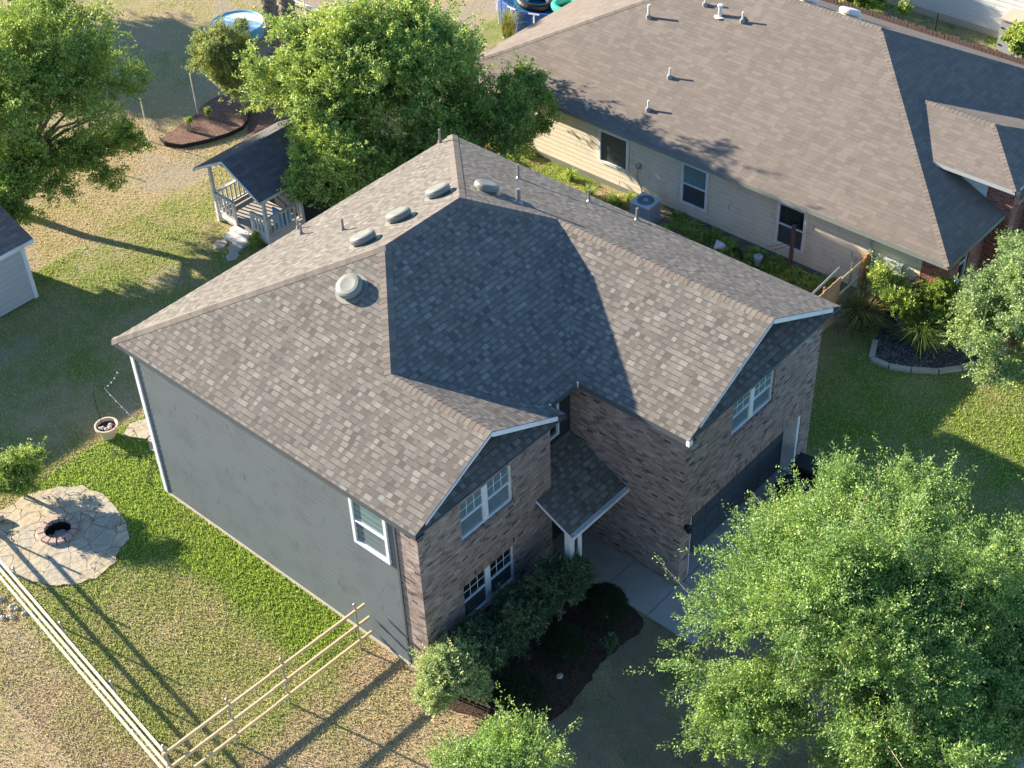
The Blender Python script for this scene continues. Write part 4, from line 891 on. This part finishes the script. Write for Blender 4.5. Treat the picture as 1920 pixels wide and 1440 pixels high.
# far fence, white house, cabinet
ff=thing('plank_fence','long weathered reddish-brown plank fence behind the tan house','fence',(32.8,6,0))
b=MB(); y=-4.0; rr=random.Random(31)
while y<16: hh=1.80+rr.uniform(-.06,.05); b.box(32.78,32.80,y,y+.135,0.02,hh); y+=.145+rr.choice([0,0,.005,.02])
b.build('plank_panel',m_oldw,ff)
for z in (.3,.95,1.6): b=MB(); b.box(32.80,32.84,-4,16,z,z+.09); b.build('rail',m_oldw,ff)
b=MB(); b.tube([(33.9,5.8,0),(33.9,5.8,1.9)],.03,8); tag(b.build('metal_post',m_iron),'dark thin post standing in the grass beyond the plank fence','post')
wh=thing('white_house','pale white lap-sided house wall at the top right edge','house',(41,6,0))
b=MB(); lap_wall(b,(37,-8,0),(37,24,0),.3,5.2,(-1,0,0),.2,.02); lap_wall(b,(37,24,0),(46,24,0),.3,5.2,(0,1,0),.2,.02); lap_wall(b,(37,-8,0),(46,-8,0),.3,5.2,(0,-1,0),.2,.02); b.build('wall',m_whs,wh)
b=MB(); b.box(36.97,37.01,-8,24,-.2,.3); b.build('foundation',m_found,wh)
b=MB(); b.poly([(36.6,-8.4,5.2),(46.4,-8.4,5.2),(41.5,-3.5,7.4)]); b.poly([(46.4,-8.4,5.2),(46.4,24.4,5.2),(41.5,19.5,7.4),(41.5,-3.5,7.4)]); b.poly([(46.4,24.4,5.2),(36.6,24.4,5.2),(41.5,19.5,7.4)]); b.poly([(36.6,24.4,5.2),(36.6,-8.4,5.2),(41.5,-3.5,7.4),(41.5,19.5,7.4)]); b.build('roof',m_shn,wh)
cb=thing('storage_cabinet','grey storage cabinet with tan lid against the white house','cabinet',(36.3,3.2,0))
b=MB(); b.box(35.95,36.9,2.2,4.15,0,1.35); b.build('body',paint('cabinet_grey',(.36,.36,.38),.1,.6),cb)
b=MB(); b.box(35.9,36.93,2.15,4.2,1.35,1.41); b.build('lid',paint('cabinet_lid',(.5,.4,.32),.1,.6),cb); b=MB(); b.box(35.93,35.95,4.0,4.1,.3,.36); b.box(35.93,35.95,4.0,4.1,1.0,1.06); b.build('hinge',m_iron,cb)

# side yard bits
b=MB(); ax=Vector((-.35,.9,.18)).normalized(); b.lathe([(.13,0),(.17,.30),(.185,.31),(.18,.33),(.165,.31),(.125,.02),(.001,.02)],(18.55,4.62,.16),20,ax); tag(b.build('bucket',m_white),'white plastic bucket tipped on its side in the side yard','bucket')
b=MB(); 
for rr_ in (.2,): 
    n=24; pts=[Vector((18.35,4.0,.3))+Vector((.05*math.cos(k_*2*math.pi/n),.2*math.cos(k_*2*math.pi/n),.2*math.sin(k_*2*math.pi/n))) for k_ in range(n+1)]; b.tube(pts,.06,8,cap=False)
tag(b.build('small_tyre',m_black),'small dark tyre leaning by the white bucket','tyre')
b=MB(); b.lathe([(.10,0),(.14,.3),(.15,.3),(.15,.34),(.05,.35),(.04,.33)],(18.62,3.4,0),16); tag(b.build('metal_can',m_acw),'grey lidded can beside the dark wooden post','can')
b=MB(); b.bar((18.75,5.6,.1),(18.72,3.9,.1),.10,.2); tag(b.build('landscape_timber',m_oldw),'dark landscape timber edging the weeds beside the tan house','timber')
b=MB(); b.box(18.98,19.08,2.42,2.52,0,1.72); b.bar((19.03,2.55,.9),(18.9,3.1,.55),.012,.012); b.bar((19.03,2.55,1.0),(18.9,3.3,.6),.012,.012); tag(b.build('wooden_post',m_oldw),'dark wooden post standing in front of the tan house window','post')

# wheelie bins
def binn(x,y,rz,lab,mat):
    t_=thing('wheelie_bin',lab,'trash bin',(x,y,.045),rz,'black bins in front of the garage'); b=MB()
    c4=lambda w_,d_,z:[(-w_,-d_,z),(w_,-d_,z),(w_,d_,z),(-w_,d_,z)]
    lo=c4(.22,.25,.06);hi=c4(.30,.34,.98)
    b.poly(lo[::-1])
    for i in range(4): b.poly([lo[i],lo[(i+1)%4],hi[(i+1)%4],hi[i]])
    b.box(-.32,.32,-.36,.36,.94,.99); b.build('body',mat,t_,local=True)
    b=MB(); b.obox((-.32,-.38,1.0),(.64,0,0),(0,.74,.0),(0,0,.03)); b.obox((-.27,-.32,1.03),(.54,0,0),(0,.60,0),(0,0,.035)); b.build('lid',mat,t_,local=True)
    b=MB(); b.tube([(-.25,.42,.95),(.25,.42,.95)],.018,8); b.bar((-.24,.34,.95),(-.24,.42,.95),.03,.03); b.bar((.24,.34,.95),(.24,.42,.95),.03,.03); b.build('handle',mat,t_,local=True)
    for s_ in (-1,1): b=MB(); b.lathe([(.12,-.03),(.12,.03)],(s_*.26,.27,.12),16,(1,0,0)); b.build('wheel',mat,t_,local=True)
binn(10.85,-3.35,.15,'black wheelie bin in front of the white garage jamb',m_black); binn(9.95,-3.5,-.1,'black wheelie bin nearer the tree, half hidden by its leaves',m_black)

# ---------------------------------------------------------------- plants
def leaves(name,pts,dirs,mat,parent,L,Wd,rs,upb=.6,fold=True):
    n=len(pts); dirs=dirs/np.linalg.norm(dirs,axis=1,keepdims=True)
    up=rs.normal(0,1,(n,3))+np.array([0,0,upb]); s=np.cross(dirs,up); s/=np.linalg.norm(s,axis=1,keepdims=True)+1e-9
    nn=np.cross(s,dirs)
    l=(L*(.6+.8*rs.rand(n)))[:,None]; w_=(Wd*(.7+.6*rs.rand(n)))[:,None]
    P=np.stack([pts,pts+dirs*l*.5+s*w_*.5+nn*w_*.12,pts+dirs*l,pts+dirs*l*.5-s*w_*.5+nn*w_*.12],1)
    return fastmesh(name,P,4,mat,parent)
def unit(rs,n): v=rs.normal(0,1,(n,3)); return v/np.linalg.norm(v,axis=1,keepdims=True)
def crown_pts(rs,c,rad,nl,lr,ns,lps,shell=.55,up=.35,jit=.06,flat=.0,solid=False,gap=.95):
    seedv=rs.rand()*6
    c=np.array(c);rad=np.array(rad)
    if solid: lc=c[None];lrr=np.array([1.0])
    else:
        d=unit(rs,nl); d[:,2]=np.where(d[:,2]<-.5,-d[:,2]*.5,d[:,2]); r=(shell+(1-shell)*rs.rand(nl))**.8
        lc=c+d*(r*(.66+.5*rs.rand(nl)))[:,None]*(rad-lr*.55); lrr=lr*(.45+.85*rs.rand(nl))
    li=rs.choice(len(lc),ns,p=(lrr**2)/(lrr**2).sum())
    sd=unit(rs,ns); sd[:,2]+=up; sd/=np.linalg.norm(sd,axis=1,keepdims=True)
    ext=lrr[li]*(.75+.45*rs.rand(ns))
    if solid:
        base=c+sd*rad*.80; tip=c+sd*rad*(.93+.12*rs.rand(ns))[:,None]
    else:
        base=lc[li]+sd*(ext*.3)[:,None]*[1,1,.8]; tip=lc[li]+sd*ext[:,None]*[1,1,.8]
        tip+=rs.normal(0,.12,(ns,3))*lr; k=rs.rand(ns)<.17; tip[k]+=((tip[k]-base[k])+np.array([0,0,.25*lr]))*(.3+.85*rs.rand(k.sum()))[:,None]
    if not solid:
        sc=2.1/lr; f=np.sin(base[:,0]*sc+1.7*np.sin(base[:,1]*sc*.9+seedv))+np.sin(base[:,1]*sc*1.1+1.3*np.sin(base[:,2]*sc))+np.sin(base[:,2]*sc*1.2+base[:,0]*.7)
        kk=f>-gap; base=base[kk]; tip=tip[kk]; ns=len(base)
    N=ns*lps; si=np.repeat(np.arange(ns),lps); t_=rs.rand(N)**.8
    ax=(tip-base); p=base[si]+ax[si]*t_[:,None]+rs.normal(0,jit,(N,3))*(1.2-t_[:,None]*.6)
    dr=ax[si]/ (np.linalg.norm(ax[si],axis=1,keepdims=True)+1e-9)*.8+unit(rs,N)*.9
    return p,dr,base,tip,lc,lrr
def tree(name,label,cat,base,c,rad,seed,mat,nl=60,lr=.8,ns=3000,lps=45,L=.075,Wd=.035,bk=None,tr=.14,stems=1,group=None,shell=.5,limbs=16,extra=None,up=.35,twigs=400):
    rs=np.random.RandomState(seed); rr=random.Random(seed); T=thing(name,label,cat,(*base[:2],0),group=group)
    p,dr,b0,tp,lc,lrr=crown_pts(rs,c,rad,nl,lr,ns,lps,shell,up)
    PP=[p];DD=[dr]
    for (c2,r2,n2,s2,l2) in (extra or []):
        q=crown_pts(rs,c2,r2,n2,l2,s2,lps,shell,up); PP.append(q[0]);DD.append(q[1]); lc=np.concatenate([lc,q[4]]); b0=np.concatenate([b0,q[2]]); tp=np.concatenate([tp,q[3]])
    P_=np.concatenate(PP);ok=P_[:,2]>.05
    leaves('crown',P_[ok],np.concatenate(DD)[ok],mat,T,L,Wd,rs)
    b=MB(); cc=Vector(c); bs=Vector((*base[:2],0))
    for s_ in range(stems):
        off=Vector((rr.uniform(-1,1),rr.uniform(-1,1),0))*(.035*stems if stems>1 else 0)
        forkz=max(.6,c[2]-rad[2]*.75); fork=bs+(cc-bs)*.5+off*(1.5 if stems==1 else 2.2); fork.z=forkz
        b.tube([bs+off*.5-Vector((0,0,.1)),bs+off+Vector((0,0,forkz*.45)),fork],[tr*1.25,tr,tr*.8],8)
        idx_=rs.choice(len(lc),min(limbs,len(lc)),replace=False)
        for i in idx_:
            q=Vector(lc[i])
            if stems>1 and (q-fork).length>1.0: continue
            m_=fork+(q-fork)*.5+Vector((rr.uniform(-.2,.2),rr.uniform(-.2,.2),.25)); m1=fork+(q-fork)*.75+Vector((rr.uniform(-.15,.15),rr.uniform(-.15,.15),.12))
            b.tube([fork,m_,m1,q],[tr*.55,tr*.36,tr*.22,tr*.08],6)
    for i in rs.choice(len(b0),min(twigs,len(b0)),replace=False): b.tube([b0[i],tp[i]],[.008,.003],4,cap=False)
    b.build('trunk',bk or m_bark,T); return T
def shrub(name,label,base,c,rad,seed,mat,ns=500,lps=30,L=.06,Wd=.025,up=.8,group=None,solid=False,nl=14,lr=.35,cat='bush'):
    rs=np.random.RandomState(seed); T=thing(name,label,cat,(*base[:2],0),group=group)
    p,dr,b0,tp,lc,lrr=crown_pts(rs,c,rad,nl,lr,ns,lps,.3,up,.03,solid=solid,gap=9); ok=p[:,2]>.03
    leaves('foliage',p[ok],dr[ok],mat,T,L,Wd,rs); b=MB(); rr=random.Random(seed)
    for k_ in range(7):
        i=rs.randint(len(b0)); b.tube([Vector((*base[:2],0))+Vector((rr.uniform(-.08,.08),rr.uniform(-.08,.08),0)),Vector(c)*.5+Vector((*base[:2],.2))*.5+Vector((rr.uniform(-.1,.1),rr.uniform(-.1,.1),0)),b0[i]],[.022,.016,.006],6)
    b.build('stem',m_bark,T); return T
def spiky(name,label,base,rad,hh,seed,mat,n=900,cat='grass clump',group=None):
    rs=np.random.RandomState(seed); T=thing(name,label,cat,(*base,0),group=group); a=rs.rand(n)*6.283; r=rad*np.sqrt(rs.rand(n)); lean=.2+.9*rs.rand(n)
    b0=np.stack([base[0]+.35*r*np.cos(a),base[1]+.35*r*np.sin(a),np.zeros(n)],1); h_=hh*(.6+.5*rs.rand(n))
    m_=b0+np.stack([np.cos(a)*r*.5*lean,np.sin(a)*r*.5*lean,h_*.75],1); tp=b0+np.stack([np.cos(a)*r*1.3*lean,np.sin(a)*r*1.3*lean,h_*(1.05-.35*lean)],1)
    s=np.stack([-np.sin(a),np.cos(a),a*0],1)*.009
    P=np.concatenate([np.stack([b0-s,b0+s,m_+s,m_-s],1),np.stack([m_-s,m_+s,tp+s*.2,tp-s*.2],1)]); o=fastmesh('blades',P,4,mat,T)
    b=MB(); b.lathe([(.08,-.02),(.1,.05),(.001,.12)],(*base,0),8); b.build('root_clump',m_soil,T); return T

# big oak in front of the garage
tree('oak_tree','large bright green oak filling the lower right, beside the driveway','tree',(4.6,-8.4,0),(4.3,-8.3,4.9),(3.6,3.5,2.3),101,m_l1,nl=170,lr=.8,ns=9600,lps=54,L=.060,Wd=.029,tr=.17,limbs=34,bk=m_bark2,
     extra=[((6.9,-7.0,5.0),(1.5,1.4,1.2),18,800,.55),((1.6,-7.7,3.6),(1.5,1.3,1.2),20,800,.5)],twigs=1400)
tree('oak_tree','darker oak at the right edge behind the large bright oak','tree',(8.0,-11.4,0),(7.7,-11.3,3.7),(3.4,2.9,2.3),102,m_l1,nl=120,lr=.75,ns=4600,lps=42,L=.07,Wd=.033,tr=.15)
tree('oak_tree','small airy oak at the bottom centre, cut by the frame','tree',(-2.3,-4.1,0),(-2.25,-4.3,2.6),(1.75,1.6,1.15),103,m_l1,nl=40,lr=.5,ns=1250,lps=38,L=.062,Wd=.03,tr=.08,twigs=300)
tree('oak_tree','oak crown in the bottom right corner below the big oak','tree',(3.4,-11.6,0),(3.0,-11.0,3.6),(3.6,2.5,2.1),104,m_l1,nl=110,lr=.75,ns=4200,lps=42,L=.066,Wd=.032,tr=.12)
# pale-leaved tree at right
tree('broadleaf_tree','pale grey-green tree at the right edge over the chip bed','tree',(18.6,-5.0,0),(18.3,-5.3,2.2),(2.15,2.0,1.95),105,m_l3,nl=75,lr=.6,ns=2700,lps=42,L=.085,Wd=.045,tr=.1,extra=[((19.6,-4.9,2.9),(1.5,1.5,1.2),16,600,.5)])
# tree mass behind the house
tree('elm_tree','tall lime-green tree behind the house, nearest the pavilion','tree',(14.2,17.6,0),(13.75,17.3,4.0),(3.0,2.8,2.8),106,m_l2,nl=150,lr=.8,ns=5000,lps=42,L=.105,Wd=.05,tr=.15,limbs=24,extra=[((11.55,15.5,3.0),(1.6,1.2,1.4),26,1100,.5),((10.9,14.4,2.6),(1.25,1.0,1.2),20,850,.45),((10.55,15.3,2.1),(1.35,.9,1.3),18,800,.42)])
tree('elm_tree','tall bright green tree behind the roof apex','tree',(16.2,16.0,0),(15.5,15.5,4.2),(2.8,2.7,2.7),107,m_l2,nl=115,lr=.8,ns=3900,lps=42,L=.105,Wd=.05,tr=.15,limbs=24)
tree('elm_tree','darker lower tree reaching its branches towards the cream siding','tree',(15.6,13.2,0),(15.6,13.0,2.6),(2.5,2.1,1.9),108,m_l8,nl=70,lr=.65,ns=2800,lps=42,L=.088,Wd=.038,tr=.12,limbs=30,extra=[((17.3,12.0,3.2),(1.5,1.1,.9),16,430,.45),((17.6,12.1,1.9),(1.1,.9,.8),10,260,.4),((18.0,12.6,3.6),(.9,1.0,.7),9,220,.4)],twigs=600)
tree('elm_tree','dark green bushy tree under the lime-green tree, behind the eave','tree',(13.0,14.2,0),(12.9,14.3,1.9),(1.9,1.6,1.7),109,m_l8,nl=50,lr=.55,ns=1900,lps=40,L=.085,Wd=.038,tr=.1)
# tree top-left
tree('elm_tree','large green tree at the top left above the grey shed','tree',(5.4,24.6,0),(6.5,23.9,4.7),(3.9,3.7,3.4),110,m_l8,nl=190,lr=.8,ns=6800,lps=42,L=.092,Wd=.042,tr=.16,limbs=30,shell=.4,extra=[((4.6,23.0,2.3),(2.3,1.9,1.6),34,1700,.6),((7.6,22.3,2.2),(1.8,1.5,1.4),26,1100,.55)],twigs=600)
# shade trees standing beyond the frame
tree('elm_tree','tall tree beyond the top edge, shading the dry back lawn','tree',(14.5,38.5,0),(14.0,38.5,4.6),(3.2,3,2.6),111,m_l8,nl=60,lr=1.0,ns=1500,lps=30,L=.14,Wd=.07,tr=.2)
tree('elm_tree','tree beyond the top edge, shading the white house wall','tree',(35.0,19.5,0),(35.0,19.0,3.8),(1.6,3.0,2.6),134,m_l8,nl=50,lr=.9,ns=1100,lps=30,L=.14,Wd=.08,tr=.15)
tree('elm_tree','broad tree beyond the top edge, shading the yard behind the blue tub','tree',(12,44.5,0),(12.0,44.5,4.8),(4.4,4,2.9),135,m_l8,nl=80,lr=1.1,ns=2200,lps=30,L=.15,Wd=.09,tr=.2)
# multi-stemmed shrub in mulch bed
tree('myrtle_tree','multi-stemmed olive-green shrub in the reddish mulch bed','shrub',(14.75,23.75,0),(14.45,23.9,2.3),(1.2,1.15,1.75),112,m_l4,nl=90,lr=.42,ns=3200,lps=36,L=.085,Wd=.035,tr=.035,stems=7,limbs=6,bk=m_bark2)
# background shrubs on the right
shrub('green_bush','bright green bush beyond the plank fence at the top','',(34.8,8.9,1.0),(1.6,1.8,1.2),113,m_l2,ns=900,lps=26,L=.12,Wd=.06) if False else None
def sh2(lab,x,y,z,r3,seed,mat,**k): return shrub(k.pop('name','green_bush'),lab,(x,y),(x,y,z),r3,seed,mat,**k)
sh2('lime green bush beyond the plank fence at the top',34.7,9.6,1.0,(1.3,2.2,1.0),113,m_l2,ns=800,lps=26,L=.12,Wd=.06)
sh2('round lime green bush by the grey storage cabinet',34.7,2.5,1.4,(1.1,1.1,1.3),114,m_l2,ns=700,lps=26,L=.11,Wd=.06)
# bushes by the neighbour
sh2('light green leggy shrub beside the electric panels',18.75,-.95,1.1,(.5,.5,1.0),115,m_l2,ns=300,lps=20,L=.08,Wd=.035)
sh2('dense dark green bush behind the chip bed',18.7,-1.6,.8,(1.0,.75,.95),116,m_l8,ns=800,lps=26,L=.07,Wd=.03)
sh2('dark bush with spreading leaves next to the red brick corner',19.2,-2.7,.85,(.95,.8,1.0),117,m_l8,ns=800,lps=26,L=.08,Wd=.03)
sh2('red-tipped shrub against the red brick corner',19.6,-1.9,1.25,(.55,.5,.6),118,m_red_l,ns=260,lps=20,L=.07,Wd=.03)
spiky('grass_clump','straw-coloured ornamental grass clump at the end of the pine rails',(17.9,-.75),.75,1.1,119,leafmat('straw_blade',[(0,(.12,.11,.04)),(.6,(.28,.24,.1)),(1,(.4,.34,.17))]),900)
spiky('grass_clump','green ornamental grass clump arching over the chip bed',(18.2,-2.6),.8,1.1,120,leafmat('green_blade',[(0,(.05,.09,.03)),(.6,(.12,.18,.05)),(1,(.3,.34,.16))]),1000)
# front bed
m_l5s=m_l5
sh2('pale variegated rounded bush at the front corner of the house',.02,-.8,.75,(1.08,1.0,.88),121,m_l5,ns=3400,lps=28,L=.06,Wd=.028,nl=46,lr=.32)
sh2('dark grey-green bush under the lower front window, next to the pale bush',1.15,-.75,.72,(1.0,.72,.85),122,m_l6,ns=2600,lps=28,L=.075,Wd=.026,nl=40,lr=.33)
sh2('dark grey-green bush midway along the front brick wall',2.3,-.9,.85,(1.0,.75,.9),123,m_l6,ns=2600,lps=28,L=.075,Wd=.026,nl=40,lr=.33)
sh2('dark grey-green bush beside the white porch post',3.4,-1.1,1.0,(1.0,.8,1.0),124,m_l6,ns=2800,lps=28,L=.075,Wd=.026,nl=40,lr=.33)
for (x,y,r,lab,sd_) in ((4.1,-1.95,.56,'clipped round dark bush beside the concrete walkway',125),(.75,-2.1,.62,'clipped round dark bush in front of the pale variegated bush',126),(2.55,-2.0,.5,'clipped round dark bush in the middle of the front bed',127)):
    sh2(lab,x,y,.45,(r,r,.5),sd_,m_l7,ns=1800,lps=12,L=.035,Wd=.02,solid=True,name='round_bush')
sh2('small low leafy plant at the front edge of the dark bed',3.5,-2.6,.15,(.3,.25,.15),128,m_l6,ns=90,lps=12,L=.07,Wd=.03,nl=6,lr=.12,cat='plant',name='low_plant')
# fire pit bush
sh2('bright green bush at the edge of the flagstone patio',-2.6,12.8,.8,(.98,.9,.9),129,m_l2,ns=1600,lps=26,L=.065,Wd=.028,nl=26,lr=.34,up=1.1)
sh2('low green tuft behind the log on the patio edge',-4.0,13.1,.2,(.4,.3,.22),130,m_l8,ns=160,lps=16,L=.06,Wd=.025,nl=6,lr=.15,cat='plant',name='low_plant')
# stumps with sprouts
for (x,y,h_,lab,sd_) in ((13.62,24.56,.12,'short bright sprout in the reddish mulch, farther from the shed',131),(12.58,24.33,.28,'sprouting stump in the reddish mulch, nearer the left post',132)):
    T=sh2(lab,x,y,h_+.16,(.13,.13,.16),sd_,m_l2,ns=60,lps=14,L=.07,Wd=.03,nl=5,lr=.09,cat='plant',name='sprouting_stump')
    b=MB(); b.tube([(x,y,-.02),(x,y,h_+.1)],[.06,.045],8); b.build('stump',m_bark2,T)
# pavilion plants and weeds in side yard
sh2('small dark plant at the corner of the pavilion steps',9.2,16.75,.2,(.25,.22,.25),133,m_l8,ns=90,lps=14,L=.08,Wd=.03,nl=6,lr=.14,cat='plant',name='low_plant')
rr=random.Random(77)
wd=[(rr.uniform(18.3,19.1),rr.uniform(.8,7.0)) for _ in range(26)]+[(rr.uniform(17.6,19.1),rr.uniform(8.6,15.5)) for _ in range(14)]
for i,(x,y) in enumerate(wd+[(18.7,6.3),(18.6,5.75),(18.8,5.2),(18.75,4.6),(18.9,3.7),(18.8,3.0),(18.5,2.2),(18.3,1.5),(18.6,.9),(17.9,2.5),(17.5,3.6),(17.9,6.6)]):
    spiky('weed_clump','leafy weed clump in the strip beside the cream siding wall',(x,y),.32,.36+.1*math.sin(i*3.),140+i,m_l2 if i%3 else m_l8,170,'weed','weeds along the side yard')
# potted plant at the pool
pp_=thing('potted_plant','wispy yellow-green plant in a white pot by the pool','potted plant',(25.5,19.0-.9,0)) if False else None
T=spiky('potted_plant','tall wispy yellow-green plant in a white pot beside the dark blue pool',(24.9,19.5),.6,1.7,160,leafmat('wisp',[(0,(.16,.15,.05)),(.6,(.27,.26,.1)),(1,(.4,.36,.2))]),260,'potted plant')
b=MB(); b.lathe([(.16,0),(.22,.32),(.25,.33),(.25,.37),(.21,.36)],(24.9,19.5,0),18); b.build('pot',m_white,T)
